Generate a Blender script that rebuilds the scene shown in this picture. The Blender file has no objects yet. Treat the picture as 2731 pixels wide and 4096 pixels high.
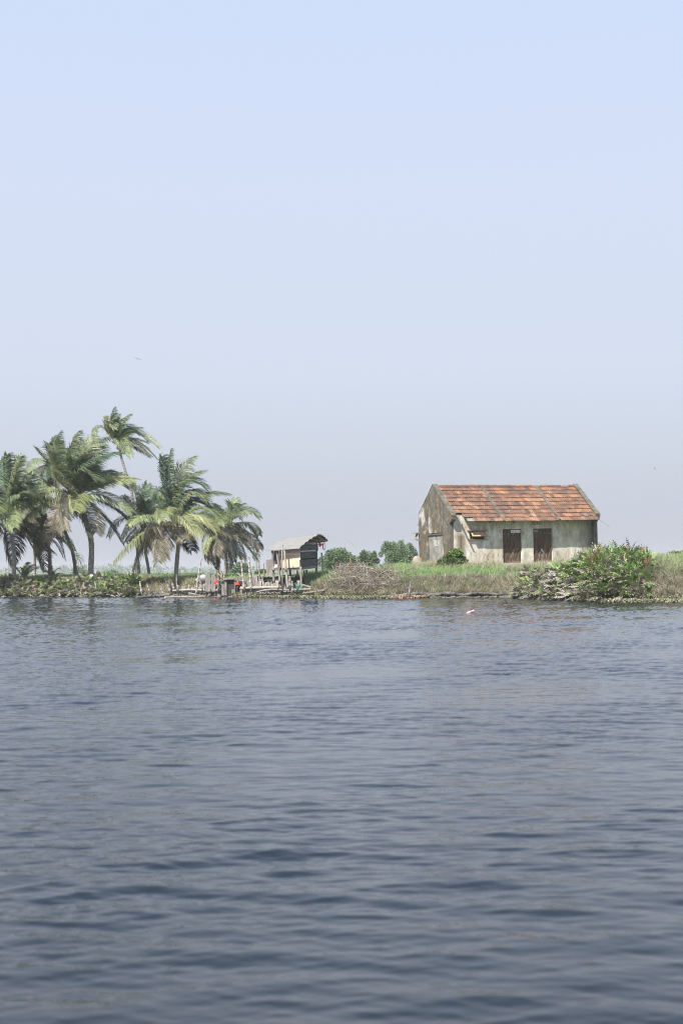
import bpy, math, random
import numpy as np
from mathutils import Vector, Matrix
# ---- tuning
SLOPE = .018
HAZE = .0003
HAZE_COL = (.97, .97, 1.0)
SUN_E = 5.0
SKY_S = .10
VEIL_F = .85
VEIL = [(0.0, (3.6, 3.86, 4.35)), (.06, (3.85, 4.15, 4.8)), (.14, (4.3, 4.68, 5.5)), (.26, (4.45, 4.9, 6.0)), (.38, (4.2, 4.85, 6.25)), (.55, (2.5, 3.4, 5.2)), (1.0, (1.3, 2.1, 4.0))]
EXPO = 0.72
random.seed(7)
rng = np.random.default_rng(11)
R = math.radians
scene = bpy.context.scene
COL = scene.collection

# ------------------------------------------------------------------ camera numbers
F, CX, HY, EYE = 5689.0, 1365.5, 2293.0, 1.4      # focal length / principal point in photo pixels, eye height
ROLL = R(0.6)
SR, CR = math.sin(ROLL), math.cos(ROLL)

def P(px, py, d):
    """photo pixel + distance -> world point"""
    a, b = (px - CX) / F, -(py - HY) / F
    return Vector(((a * CR + b * SR) * d, d, EYE + (-a * SR + b * CR) * d))

# ------------------------------------------------------------------ terrain
_spx = [-900, -300, 0, 600, 1000, 1365, 1640, 2000, 2100, 2400, 2731, 3300]
_sd = [112, 103, 98.7, 93.7, 86.0, 79.0, 78.0, 77.3, 72.4, 63.0, 61.0, 59.0]
_sX = [-300.0] + [(p - CX) / F * d for p, d in zip(_spx, _sd)] + [300.0]
_sY = [150.0] + _sd + [57.0]
_sX, _sY = np.array(_sX), np.array(_sY)

def dsh(px):
    return float(np.interp(px, _spx, _sd))

def wob(x, y):
    return (np.sin(x * 1.3 + y * .7) + np.sin(x * 2.9 - y * 2.1 + 1) * .6 + np.sin(x * .53 + y * 1.7 + 2) * .8 + np.sin(x * 5.1 + y * 4.3) * .35) / 2.75

def Ys(X):
    X = np.asarray(X, float)
    return np.interp(X, _sX, _sY) + .18 * np.sin(X * 1.7) + .12 * np.sin(X * 4.1 + 1)

TH = R(19)
HO = Vector((6.34, 83.0, 1.9))
HW, HD = 9.72, 4.76

def house_local(X, Y):
    dx, dy = X - HO.x, Y - HO.y
    return dx * math.cos(TH) + dy * math.sin(TH), -dx * math.sin(TH) + dy * math.cos(TH)

def ground(X, Y):
    X, Y = np.asarray(X, float), np.asarray(Y, float)
    t = Y - Ys(X)
    G = np.interp(X, [-40, -24, -12, -6, 0, 3, 5, 9, 15, 30], [1.35, 1.33, 1.28, 1.15, 1.25, 1.42, 1.5, 1.5, 1.6, 1.6])
    z = np.interp(t, [-60, -8, -1.5, 0, .15, .55, 1.2, 1.9, 2.6, 4.5, 7], [-1, -.9, -.3, -.03, .1, .2, .62, 1.0, 1.2, 1.36, 1.42]) / 1.42
    z = np.where(z > 0, z * G, z)
    far = np.clip((t - 22) / 50, 0, 1)
    z = np.where(t > 0, z * (1 - far) + 1.15 * far, z)
    lx, ly = house_local(X, Y)
    q = np.hypot(np.maximum(np.abs(lx - HW / 2) - HW / 2, 0), np.maximum(np.abs(ly - HD / 2) - HD / 2, 0))
    m = np.clip(1 - q / 4.5, 0, 1)
    z = z + np.where(t > 0, (1.70 - np.interp(X, [0, 5, 9, 15], [1.25, 1.5, 1.5, 1.6])) * m * m * (3 - 2 * m), 0)
    return z + .06 * wob(X, Y) * np.clip(t + .2, 0, 1) * (1 - .6 * far) * (1 - .7 * m)

def gz(x, y):
    return float(ground(x, y))

def on_ground(px, d, sink=0.0):
    x = (px - CX) / F * d
    return Vector((x, d, gz(x, d) - sink))

# ------------------------------------------------------------------ materials
def ramp(nt, fac, stops):
    n = nt.nodes.new('ShaderNodeValToRGB')
    el = n.color_ramp.elements
    el[0].position, el[0].color = stops[0][0], (*stops[0][1], 1)
    el[1].position, el[1].color = stops[-1][0], (*stops[-1][1], 1)
    for p, c in stops[1:-1]:
        e = el.new(p); e.color = (*c, 1)
    nt.links.new(fac, n.inputs[0])
    return n.outputs[0]

def noise(nt, vec, scale, detail=5, rough=.6, stretch=None):
    if stretch:
        m = nt.nodes.new('ShaderNodeMapping'); m.inputs['Scale'].default_value = stretch
        nt.links.new(vec, m.inputs[0]); vec = m.outputs[0]
    n = nt.nodes.new('ShaderNodeTexNoise')
    n.inputs['Scale'].default_value = scale; n.inputs['Detail'].default_value = detail
    n.inputs['Roughness'].default_value = rough
    nt.links.new(vec, n.inputs['Vector'])
    return n.outputs[0]

def mix(nt, fac, a, b, mode='MIX'):
    n = nt.nodes.new('ShaderNodeMix'); n.data_type = 'RGBA'; n.blend_type = mode
    for s, v in ((n.inputs[0], fac), (n.inputs[6], a), (n.inputs[7], b)):
        if hasattr(v, 'is_linked'): nt.links.new(v, s)
        elif isinstance(v, (int, float)): s.default_value = v
        else: s.default_value = (*v, 1)
    return n.outputs[2]

def fmath(nt, op, a, b=None, clamp=False):
    n = nt.nodes.new('ShaderNodeMath'); n.operation = op; n.use_clamp = clamp
    for s, v in zip(n.inputs, (a, b)):
        if v is None: continue
        if hasattr(v, 'is_linked'): nt.links.new(v, s)
        else: s.default_value = v
    return n.outputs[0]

def new_mat(name, rough=.8, spec=.3):
    m = bpy.data.materials.new(name); m.use_nodes = True
    nt = m.node_tree
    b = nt.nodes['Principled BSDF']
    b.inputs['Roughness'].default_value = rough
    b.inputs['Specular IOR Level'].default_value = spec
    tc = nt.nodes.new('ShaderNodeTexCoord')
    return m, nt, b, tc.outputs['Object']

def bump(nt, b, h, strength=.4, dist=.02):
    n = nt.nodes.new('ShaderNodeBump'); n.inputs['Strength'].default_value = strength
    n.inputs['Distance'].default_value = dist
    nt.links.new(h, n.inputs['Height']); nt.links.new(n.outputs[0], b.inputs['Normal'])

def mat_leaf(name, rough=.45, spec=.35, trans=.25, vary=.35):
    """colour of each leaf from its 'tint' attribute, a little light passing through"""
    m, nt, b, oc = new_mat(name, rough, spec)
    at = nt.nodes.new('ShaderNodeAttribute'); at.attribute_name = 'tint'
    n = noise(nt, oc, 2.3, 3)
    c = mix(nt, vary, at.outputs[0], ramp(nt, n, [(.3, (.45, .45, .45)), (.7, (1.5, 1.5, 1.45))]), 'MULTIPLY')
    nt.links.new(c, b.inputs['Base Color'])
    if trans:
        t = nt.nodes.new('ShaderNodeBsdfTranslucent'); nt.links.new(c, t.inputs[0])
        mx = nt.nodes.new('ShaderNodeMixShader'); mx.inputs[0].default_value = trans
        nt.links.new(b.outputs[0], mx.inputs[1]); nt.links.new(t.outputs[0], mx.inputs[2])
        nt.links.new(mx.outputs[0], nt.nodes['Material Output'].inputs[0])
    return m

def mat_wood(name, dark, light, stretch=(9, 9, 1.2), scale=2.0, rough=.85, bstr=.5):
    m, nt, b, oc = new_mat(name, rough, .2)
    n = noise(nt, oc, scale, 6, .65, stretch)
    n2 = noise(nt, oc, 1.7, 3)
    c = ramp(nt, n, [(.3, dark), (.68, light)])
    c = mix(nt, .5, c, ramp(nt, n2, [(.3, (.6, .58, .55)), (.7, (1.25, 1.25, 1.25))]), 'MULTIPLY')
    nt.links.new(c, b.inputs['Base Color']); bump(nt, b, n, bstr, .02)
    return m

def mat_bamboo(name, dark, light):
    m, nt, b, oc = new_mat(name, .55, .35)
    n = noise(nt, oc, 3, 5, .6, (4, 4, 2)); n2 = noise(nt, oc, 14, 3)
    c = ramp(nt, n, [(.3, dark), (.65, light)])
    c = mix(nt, .35, c, ramp(nt, n2, [(.35, (.6, .6, .58)), (.6, (1.1, 1.1, 1.1))]), 'MULTIPLY')
    nt.links.new(c, b.inputs['Base Color'])
    return m

M = {}
M['palm'] = mat_leaf('palm_leaf', .42, .4, .3, .3)
M['fern'] = mat_leaf('fern_leaf', .6, .22, .18, .4)
M['leaf'] = mat_leaf('tree_leaf', .5, .3, .2, .4)
M['grass'] = mat_leaf('grass_blade', .6, .25, .3, .5)
M['twig'] = mat_leaf('twig', .85, .15, 0, .4)
M['tint'] = mat_leaf('coloured', .8, .2, 0, .25)
M['grey_wood'] = mat_wood('grey_wood', (.13, .12, .11), (.40, .37, .34))
M['dark_wood'] = mat_wood('dark_wood', (.05, .049, .049), (.20, .195, .19), (1.2, 1.2, 9))
M['black_board'] = mat_wood('black_board', (.035, .036, .035), (.085, .085, .08), (3, 3, 3), 1.5)
M['brown_wood'] = mat_wood('brown_wood', (.20, .13, .07), (.42, .29, .17))
M['shutter_wood'] = mat_wood('shutter_wood', (.30, .21, .12), (.56, .42, .27), (1.2, 1.2, 10))
M['door_wood'] = mat_wood('door_wood', (.045, .025, .018), (.19, .125, .10), (9, 9, .8), 1.8)
M['bamboo_pale'] = mat_bamboo('bamboo_pale', (.24, .225, .19), (.46, .435, .385))
M['bamboo_green'] = mat_bamboo('bamboo_green', (.22, .24, .14), (.40, .40, .26))
M['bamboo_tan'] = mat_bamboo('bamboo_tan', (.42, .33, .22), (.72, .62, .45))

def flat(name, col, rough=.6, spec=.3, n_amt=.3, scale=6):
    m, nt, b, oc = new_mat(name, rough, spec)
    n = noise(nt, oc, scale, 4)
    c = mix(nt, n_amt, col, ramp(nt, n, [(.3, (.5, .5, .5)), (.7, (1.4, 1.4, 1.4))]), 'MULTIPLY')
    nt.links.new(c, b.inputs['Base Color'])
    return m
M['panel'] = flat('beige_panel', (.64, .50, .37), .7, .2, .15, 3)
M['sheet_roof'] = flat('cement_sheet', (.225, .222, .215), .85, .2, .35, 5)
M['red'] = flat('red_plastic', (.72, .05, .03), .3, .5, .1)
M['wrapper'] = flat('wrapper_film', (.62, .16, .17), .4, .4, .1)
M['white'] = flat('white_plastic', (.75, .75, .73), .5, .4, .1)
M['cable'] = flat('cable', (.06, .065, .09), .5, .4, .1)
M['metal'] = flat('iron', (.05, .045, .04), .5, .5)
M['steel'] = flat('steel', (.6, .6, .6), .35, .5)
M['rope'] = flat('rope', (.40, .34, .25), .9, .1)
M['sack'] = flat('sack', (.36, .36, .36), .8, .2, .3, 4)
M['rock'] = flat('rock', (.33, .29, .24), .9, .15, .5, 3)
M['net'] = flat('net', (.10, .22, .17), .8, .2, .5, 9)
M['chalk'] = flat('chalk', (.72, .71, .68), .9, .1, .3, 12)
M['charcoal'] = flat('charcoal', (.16, .14, .12), .9, .1, .3, 12)
M['letter'] = flat('letter', (.05, .05, .05), .8, .1)
M['bottle'] = flat('bottle_plastic', (.36, .38, .39), .15, .6, .1)
M['bird'] = flat('dark_feather', (.05, .05, .055), .7, .2)
M['white_bird'] = flat('white_feather', (.8, .8, .8), .7, .2)

# palm trunk: grey, ring scars and pale lichen
m, nt, b, oc = new_mat('palm_trunk', .9, .15)
w = nt.nodes.new('ShaderNodeTexWave'); w.bands_direction = 'Z'; w.inputs['Scale'].default_value = 2.6
w.inputs['Distortion'].default_value = 3; w.inputs['Detail'].default_value = 3
nt.links.new(oc, w.inputs[0])
n = noise(nt, oc, 4, 5, .7); n2 = noise(nt, oc, 1.1, 4)
c = ramp(nt, w.outputs[1], [(0, (.25, .235, .225)), (.5, (.33, .315, .30))])
c = mix(nt, ramp(nt, n, [(.55, (0, 0, 0)), (.66, (.7, .7, .7))]), c, (.58, .56, .53))
c = mix(nt, .6, c, ramp(nt, n2, [(.3, (.55, .55, .55)), (.7, (1.3, 1.3, 1.3))]), 'MULTIPLY')
nt.links.new(c, b.inputs['Base Color']); bump(nt, b, w.outputs[1], .6, .03)
M['palm_trunk'] = m

# weathered plaster, front wall
def plaster(name, gable):
    m, nt, b, oc = new_mat(name, .9, .15)
    big = noise(nt, oc, .55, 5, .6); med = noise(nt, oc, 2.2, 6, .65); fine = noise(nt, oc, 18, 4)
    streak = noise(nt, oc, 1.0, 6, .7, (5, 5, .45)); streak2 = noise(nt, oc, 1.6, 6, .7, (7, 7, .3))
    blot = noise(nt, oc, 3.4, 8, .75, (1, 1, .7)); blot2 = noise(nt, oc, 1.0, 8, .72, (1.1, 1.1, .8))
    run = noise(nt, oc, 1.3, 7, .75, (2.2, 2.2, .8))
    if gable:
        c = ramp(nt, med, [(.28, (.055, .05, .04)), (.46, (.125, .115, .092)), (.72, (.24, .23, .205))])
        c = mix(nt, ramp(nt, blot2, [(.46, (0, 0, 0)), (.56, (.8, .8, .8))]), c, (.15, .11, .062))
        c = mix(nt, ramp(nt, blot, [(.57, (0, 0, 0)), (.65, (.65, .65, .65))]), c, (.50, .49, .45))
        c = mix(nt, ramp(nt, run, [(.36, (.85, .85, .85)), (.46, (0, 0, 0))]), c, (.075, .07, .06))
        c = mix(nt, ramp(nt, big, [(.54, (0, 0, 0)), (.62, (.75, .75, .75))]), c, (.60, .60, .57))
    else:
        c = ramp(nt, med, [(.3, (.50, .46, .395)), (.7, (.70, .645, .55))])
        c = mix(nt, ramp(nt, run, [(.51, (0, 0, 0)), (.60, (.8, .8, .8))]), c, (.78, .76, .71))
        c = mix(nt, ramp(nt, run, [(.37, (.75, .75, .75)), (.48, (0, 0, 0))]), c, (.27, .24, .20))
        c = mix(nt, ramp(nt, blot, [(.36, (.7, .7, .7)), (.44, (0, 0, 0))]), c, (.27, .235, .19))
        c = mix(nt, ramp(nt, blot2, [(.36, (.75, .75, .75)), (.43, (0, 0, 0))]), c, (.36, .34, .31))
        c = mix(nt, ramp(nt, big, [(.52, (0, 0, 0)), (.66, (.5, .5, .5))]), c, (.46, .36, .24))
        sx = nt.nodes.new('ShaderNodeSeparateXYZ'); nt.links.new(oc, sx.inputs[0])
        # black mould at the far end of the wall, brown run-off under the broken eave
        e = fmath(nt, 'MULTIPLY', fmath(nt, 'SUBTRACT', sx.outputs[0], 8.35), 1.0, True)
        e = fmath(nt, 'MULTIPLY', e, fmath(nt, 'ADD', run, .45), True)
        c = mix(nt, e, c, (.04, .04, .04))
        o1 = fmath(nt, 'MULTIPLY', fmath(nt, 'SUBTRACT', sx.outputs[0], 5.6), .6, True)
        o1 = fmath(nt, 'MULTIPLY', o1, fmath(nt, 'MULTIPLY', fmath(nt, 'SUBTRACT', big, .42), 4, True), True)
        c = mix(nt, fmath(nt, 'MULTIPLY', o1, .6), c, (.30, .235, .15))
        r1 = fmath(nt, 'SUBTRACT', 1, fmath(nt, 'MULTIPLY', fmath(nt, 'ABSOLUTE', fmath(nt, 'SUBTRACT', sx.outputs[0], .72)), 2.6), True)
        r2 = fmath(nt, 'SUBTRACT', 1, fmath(nt, 'MULTIPLY', fmath(nt, 'SUBTRACT', sx.outputs[2], 1.55), 2.6, True), True)
        r = fmath(nt, 'MULTIPLY', fmath(nt, 'MULTIPLY', r1, r2), fmath(nt, 'MULTIPLY', med, 2.6, True), True)
        c = mix(nt, r, c, (.15, .11, .07))
    c = mix(nt, .3, c, ramp(nt, fine, [(.3, (.7, .7, .7)), (.7, (1.25, 1.25, 1.25))]), 'MULTIPLY')
    nt.links.new(c, b.inputs['Base Color']); bump(nt, b, med, .35, .03)
    return m
M['plaster'] = plaster('plaster_front', False)
M['plaster_gable'] = plaster('plaster_gable', True)
M['plaster_panel'] = flat('plaster_panel', (.27, .26, .235), .9, .15, .7, 2.5)
m, nt, b, oc = new_mat('mossy_concrete', .95, .1)
n = noise(nt, oc, 3.5, 6, .7); n2 = noise(nt, oc, 20, 4)
c = ramp(nt, n, [(.3, (.07, .065, .052)), (.5, (.135, .127, .107)), (.7, (.23, .215, .19))])
c = mix(nt, .5, c, ramp(nt, n2, [(.3, (.5, .48, .42)), (.7, (1.3, 1.3, 1.3))]), 'MULTIPLY')
nt.links.new(c, b.inputs['Base Color']); bump(nt, b, n2, .6, .03)
M['concrete'] = m
m, nt, b, oc = new_mat('clay_tile', .85, .2)
at = nt.nodes.new('ShaderNodeAttribute'); at.attribute_name = 'tint'
n = noise(nt, oc, 7, 7, .75, (1.6, .6, .6)); n2 = noise(nt, oc, 1.0, 7, .7)
c = mix(nt, .8, at.outputs[0], ramp(nt, n, [(.32, (.34, .32, .31)), (.64, (1.25, 1.2, 1.15))]), 'MULTIPLY')
c = mix(nt, ramp(nt, n2, [(.45, (0, 0, 0)), (.60, (.75, .75, .75))]), c, (.12, .08, .068))
c = mix(nt, ramp(nt, noise(nt, oc, 2.6, 6, .7), [(.60, (0, 0, 0)), (.70, (.55, .55, .55))]), c, (.40, .32, .22))
nt.links.new(c, b.inputs['Base Color']); bump(nt, b, n, .4, .02)
M['tile'] = m
# ground: mud low down, dry litter on the slope, green on top
m, nt, b, oc = new_mat('earth', .95, .15)
gp = nt.nodes.new('ShaderNodeNewGeometry'); sx = nt.nodes.new('ShaderNodeSeparateXYZ'); nt.links.new(gp.outputs[0], sx.inputs[0])
n = noise(nt, gp.outputs[0], 1.4, 6, .65); n2 = noise(nt, gp.outputs[0], .12, 4)
zz = fmath(nt, 'ADD', sx.outputs[2], fmath(nt, 'MULTIPLY', fmath(nt, 'SUBTRACT', n, .5), .7))
mud = ramp(nt, n, [(.3, (.07, .062, .055)), (.7, (.19, .175, .155))])
dry = ramp(nt, n, [(.3, (.14, .115, .08)), (.7, (.30, .26, .19))])
grn = ramp(nt, n2, [(.35, (.07, .105, .04)), (.65, (.15, .18, .075))])
c = mix(nt, fmath(nt, 'MULTIPLY', fmath(nt, 'SUBTRACT', zz, .22), 5, True), mud, dry)
c = mix(nt, fmath(nt, 'MULTIPLY', fmath(nt, 'SUBTRACT', zz, 1.0), 4, True), c, grn)
nt.links.new(c, b.inputs['Base Color']); bump(nt, b, n, .6, .08)
M['earth'] = m
m, nt, b, oc = new_mat('wet_mud', .55, .4)
n = noise(nt, oc, 3, 6, .7)
nt.links.new(ramp(nt, n, [(.3, (.06, .055, .05)), (.7, (.20, .185, .165))]), b.inputs['Base Color']); bump(nt, b, n, .8, .06)
M['mud'] = m
m, nt, b, oc = new_mat('river_water', .06, .5)
b.inputs['IOR'].default_value = 1.333
b.inputs['Base Color'].default_value = (.013, .018, .023, 1)
n = noise(nt, oc, 9, 3, .5, (1, 1.8, 1)); bump(nt, b, n, .10, .03)
M['water'] = m

# ------------------------------------------------------------------ mesh helpers
class MB:
    def __init__(s): s.v, s.f, s.c, s.k = [], [], [], (1, 1, 1)
    def col(s, c): s.k = c; return s
    def add(s, vs, fs):
        o = len(s.v)
        s.v.extend([tuple(p) for p in vs]); s.c.extend([s.k] * len(vs))
        s.f.extend([tuple(o + i for i in f) for f in fs])
    def tube(s, pts, rad, n=8, cap=True, jit=0.0):
        pts = [Vector(p) for p in pts]
        if not hasattr(rad, '__len__'): rad = [rad] * len(pts)
        vs, fs = [], []
        ref = None
        for i, p in enumerate(pts):
            t = (pts[min(i + 1, len(pts) - 1)] - pts[max(i - 1, 0)]).normalized()
            if ref is None: ref = Vector((1, 0, 0)) if abs(t.x) < .8 else Vector((0, 0, 1))
            a = t.cross(ref).normalized(); bb = t.cross(a); ref = bb.cross(t) * -1 if False else ref
            for k in range(n):
                q = 2 * math.pi * k / n
                r = rad[i] * (1 + random.uniform(-jit, jit))
                vs.append(p + a * (math.cos(q) * r) + bb * (math.sin(q) * r))
        for i in range(len(pts) - 1):
            for k in range(n):
                fs.append((i * n + k, i * n + (k + 1) % n, (i + 1) * n + (k + 1) % n, (i + 1) * n + k))
        if cap:
            fs.append(tuple(range(n))[::-1]); fs.append(tuple(range((len(pts) - 1) * n, len(pts) * n)))
        s.add(vs, fs)
    def box(s, x0, x1, y0, y1, z0, z1):
        s.add([(x, y, z) for z in (z0, z1) for y in (y0, y1) for x in (x0, x1)],
              [(0, 2, 3, 1), (4, 5, 7, 6), (0, 1, 5, 4), (2, 6, 7, 3), (0, 4, 6, 2), (1, 3, 7, 5)])
    def slab(s, q, th):
        """quad given by four corners, thickened away from the viewer"""
        q = [Vector(p) for p in q]
        nrm = (q[1] - q[0]).cross(q[3] - q[0]).normalized()
        if nrm.y < 0: nrm = -nrm
        b = [p + nrm * th for p in q]
        s.add(q + b, [(0, 1, 2, 3), (7, 6, 5, 4), (0, 4, 5, 1), (1, 5, 6, 2), (2, 6, 7, 3), (3, 7, 4, 0)])
    def bar(s, a, b, w, h, up=(0, 0, 1)):
        a, b = Vector(a), Vector(b); t = (b - a).normalized()
        u = Vector(up); x = t.cross(u)
        if x.length < .05: x = t.cross(Vector((0, 1, 0)))
        x.normalize(); y = x.cross(t)
        vs = [p + x * (i * w / 2) + y * (j * h / 2) for p in (a, b) for i, j in ((-1, -1), (1, -1), (1, 1), (-1, 1))]
        s.add(vs, [(3, 2, 1, 0), (4, 5, 6, 7), (0, 1, 5, 4), (1, 2, 6, 5), (2, 3, 7, 6), (3, 0, 4, 7)])
    def build(s, name, mat, parent=None, smooth=False, local=False):
        me = bpy.data.meshes.new(name)
        off = Vector((0, 0, 0)) if (local or parent is None) else root_of(parent).location
        me.from_pydata([(x - off.x, y - off.y, z - off.z) for x, y, z in s.v], [], s.f)
        a = me.attributes.new('tint', 'FLOAT_COLOR', 'POINT')
        a.data.foreach_set('color', np.array([(*c, 1) for c in s.c], np.float32).ravel())
        if smooth: me.polygons.foreach_set('use_smooth', [True] * len(me.polygons))
        me.materials.append(mat); me.update()
        o = bpy.data.objects.new(name, me); COL.objects.link(o)
        if parent is not None: o.parent = parent
        return o

def root_of(o):
    while o.parent is not None: o = o.parent
    return o

def centre(o):
    """move the origin of a one-mesh thing to the bottom of its shape"""
    me = o.data
    n = len(me.vertices); co = np.empty(n * 3, np.float32); me.vertices.foreach_get('co', co); co = co.reshape(-1, 3)
    c = np.array([co[:, 0].mean(), co[:, 1].mean(), co[:, 2].min()], np.float32)
    me.vertices.foreach_set('co', (co - c).ravel()); me.update(); o.location = Vector(c.tolist())
    return o

def tag(o, label=None, cat=None, group=None, kind=None):
    if label: o['label'] = label
    if cat: o['category'] = cat
    if group: o['group'] = group
    if kind: o['kind'] = kind
    return o

def empty(name, loc, label, cat, group=None):
    o = bpy.data.objects.new(name, None); COL.objects.link(o); o.location = loc
    o.empty_display_size = .3
    return tag(o, label, cat, group)

def quads(name, V, C, mat, parent=None):
    """V: (n,6,3) strips of two quads each, C: (n,3) colours -> one mesh object"""
    n = len(V)
    if parent is not None:
        V = V - np.array(root_of(parent).location)
    me = bpy.data.meshes.new(name)
    me.vertices.add(n * 6); me.vertices.foreach_set('co', V.astype(np.float32).ravel())
    idx = (np.arange(n)[:, None] * 6 + np.array([0, 1, 3, 2, 2, 3, 5, 4])[None]).ravel()
    me.loops.add(n * 8); me.loops.foreach_set('vertex_index', idx.astype(np.int32))
    me.polygons.add(n * 2); me.polygons.foreach_set('loop_start', (np.arange(n * 2) * 4).astype(np.int32))
    me.update(calc_edges=True)
    a = me.attributes.new('tint', 'FLOAT_COLOR', 'POINT')
    cc = np.concatenate([C, np.ones((n, 1))], 1)
    a.data.foreach_set('color', np.repeat(cc, 6, 0).astype(np.float32).ravel())
    me.polygons.foreach_set('use_smooth', np.ones(n * 2, bool))
    me.materials.append(mat)
    o = bpy.data.objects.new(name, me); COL.objects.link(o)
    if parent is not None: o.parent = parent
    return o

def unit(v): return v / np.maximum(np.linalg.norm(v, axis=-1, keepdims=True), 1e-6)

def strips(B, D, L, W, droop, D2=None, tipw=.15, midw=1.0):
    """blades: base B, direction D, length L, width W; the outer half bends by droop (n,3)"""
    n = len(B)
    D = unit(D)
    S = unit(np.cross(D, unit(rng.normal(size=(n, 3)) + np.array([0, -.6, .3]))))
    mid = B + D * (L * .5)[:, None]
    d2 = unit(D + droop)
    tip = mid + d2 * (L * .5)[:, None]
    w = (W / 2)[:, None] * S
    return np.stack([B - w * .6, B + w * .6, mid - w * midw, mid + w * midw, tip - w * tipw, tip + w * tipw], 1)

def pick(cols, n, wts=None, jit=.2):
    cols = np.array(cols); w = None if wts is None else np.array(wts) / sum(wts)
    c = cols[rng.choice(len(cols), n, p=w)]
    return c * (1 + rng.uniform(-jit, jit, (n, 1)))
# ================================================================== the setting
# ---- ground sheet
gx = np.concatenate([[-1150, -700, -400, -220, -120, -80, -60], np.arange(-45, 30, .4), [34, 40, 55, 80, 130, 250, 500, 1150]])
gy = np.concatenate([[-140, 0, 25, 40, 50], np.arange(55, 112, .35), [114, 118, 124, 132, 145, 165, 200, 260, 400, 700, 1100, 1600]])
GX, GY = np.meshgrid(gx, gy)
GZ = ground(GX, GY)
nv, nx = GX.size, len(gx)
mb = MB(); mb.v = list(zip(GX.ravel().tolist(), GY.ravel().tolist(), GZ.ravel().tolist())); mb.c = [(1, 1, 1)] * nv
mb.f = [(j * nx + i, j * nx + i + 1, (j + 1) * nx + i + 1, (j + 1) * nx + i) for j in range(len(gy) - 1) for i in range(nx - 1)]
tag(mb.build('ground', M['earth'], smooth=True), kind='structure')

# ---- water: one sheet, wind ripples as real relief
ys = [-140, -30, -5, 1, 2, 2.8]
y = 3.3
while y < 108:
    ys.append(y); y += max(.012, y * y / 1991 * .55)
ys = np.array(ys + [112, 130, 200, 400, 900, 1600])
sc = np.concatenate([[-2.5, -1.4], np.linspace(-1, 1, 540), [1.4, 2.5]])
wd = .32 * np.clip(ys, 4, 115) + 2.6
WX = sc[None] * wd[:, None]
WX = np.concatenate([np.full((len(ys), 1), -1150.), WX, np.full((len(ys), 1), 1150.)], 1)
WY = np.repeat(ys[:, None], WX.shape[1], 1)
dyr = np.gradient(ys)[:, None]; dxr = (2 * wd / 540)[:, None]
Z = np.zeros_like(WX); NX = np.zeros_like(WX); NY = np.zeros_like(WX); FY = np.zeros_like(WX); FH = np.zeros_like(WX)
wr = np.random.default_rng(5)
env = [.28 + .95 * (.5 + .5 * np.sin(WX * a + WY * b_ + p + .8 * np.sin(WX * .31 - WY * .23 + p))) ** 2 for a, b_, p in ((.9, .55, 0), (1.7, -.8, 2), (.35, .4, 4), (-.6, 1.1, 1))]
for i in range(70):
    lam = .075 * (18 ** (i / 69.0)) * wr.uniform(.9, 1.1)
    k = 2 * math.pi / lam
    ang = wr.normal(0, .42) + .08
    kx, ky = k * math.sin(ang), k * math.cos(ang)
    slope = SLOPE * (1.0 if lam < .42 else (.42 / lam) ** .75)
    amp = slope / k
    ph = WX * kx + WY * ky + wr.uniform(0, 6.28)
    e = env[i % 4]
    att = np.clip(lam / abs(math.cos(ang) + 1e-3) / (2.2 * dyr) - 1, 0, 1) * np.clip(lam / (abs(math.sin(ang)) + .02) / (2.2 * dxr) - 1, 0, 1)
    s_, c_ = np.sin(ph), np.cos(ph)
    Z += amp * e * att * (s_ - .25 * np.cos(2 * ph))
    g = amp * e * (c_ + .5 * np.sin(2 * ph))
    NX -= g * kx; NY -= g * ky * att
    FY -= g * ky * (1 - att); FH -= amp * e * (s_ - .5 * np.cos(2 * ph)) * ky * (1 - att)
# ripples finer than the relief: from a low viewpoint only their near faces are seen
NY -= np.hypot(FY, FH) * .85
calm = np.clip((WY - 2.0) / 1.0, 0, 1)
Z *= calm
mb = MB(); r_, c_ = WX.shape
mb.v = list(zip(WX.ravel().tolist(), WY.ravel().tolist(), Z.ravel().tolist())); mb.c = [(1, 1, 1)] * (r_ * c_)
mb.f = [(j * c_ + i, j * c_ + i + 1, (j + 1) * c_ + i + 1, (j + 1) * c_ + i) for j in range(r_ - 1) for i in range(c_ - 1)]
wo = tag(mb.build('water', M['water'], smooth=True), kind='structure')
nrm = np.stack([NX, NY, np.ones_like(NX)], -1).reshape(-1, 3)
nrm /= np.linalg.norm(nrm, axis=1, keepdims=True)
wo.data.normals_split_custom_set_from_vertices(nrm.tolist())

# ---- mud ledge along the water under the house
pts, rad = [], []
for px in np.arange(1560, 2125, 7):
    d = dsh(px) + .12; x = (px - CX) / F * d
    y_ = float(Ys(x)) + .05
    pts.append((x, y_ + .05 * math.sin(px * .09), .20 + .035 * math.sin(px * .05) + random.uniform(-.03, .03))); rad.append(random.uniform(.07, .13))
mb = MB(); mb.tube(pts, rad, 8, True, .25)
for px in np.arange(1540, 2125, 11):
    x = (px - CX) / F * dsh(px); p = Vector((x, float(Ys(x)) - random.uniform(0, .22), random.uniform(-.02, .05)))
    mb.tube([p - Vector((.12, 0, 0)), p, p + Vector((.12, .02, 0))], [.03, random.uniform(.05, .1), .03], 6, True, .3)
tag(mb.build('mud_ledge', M['mud'], smooth=True), kind='structure')

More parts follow.
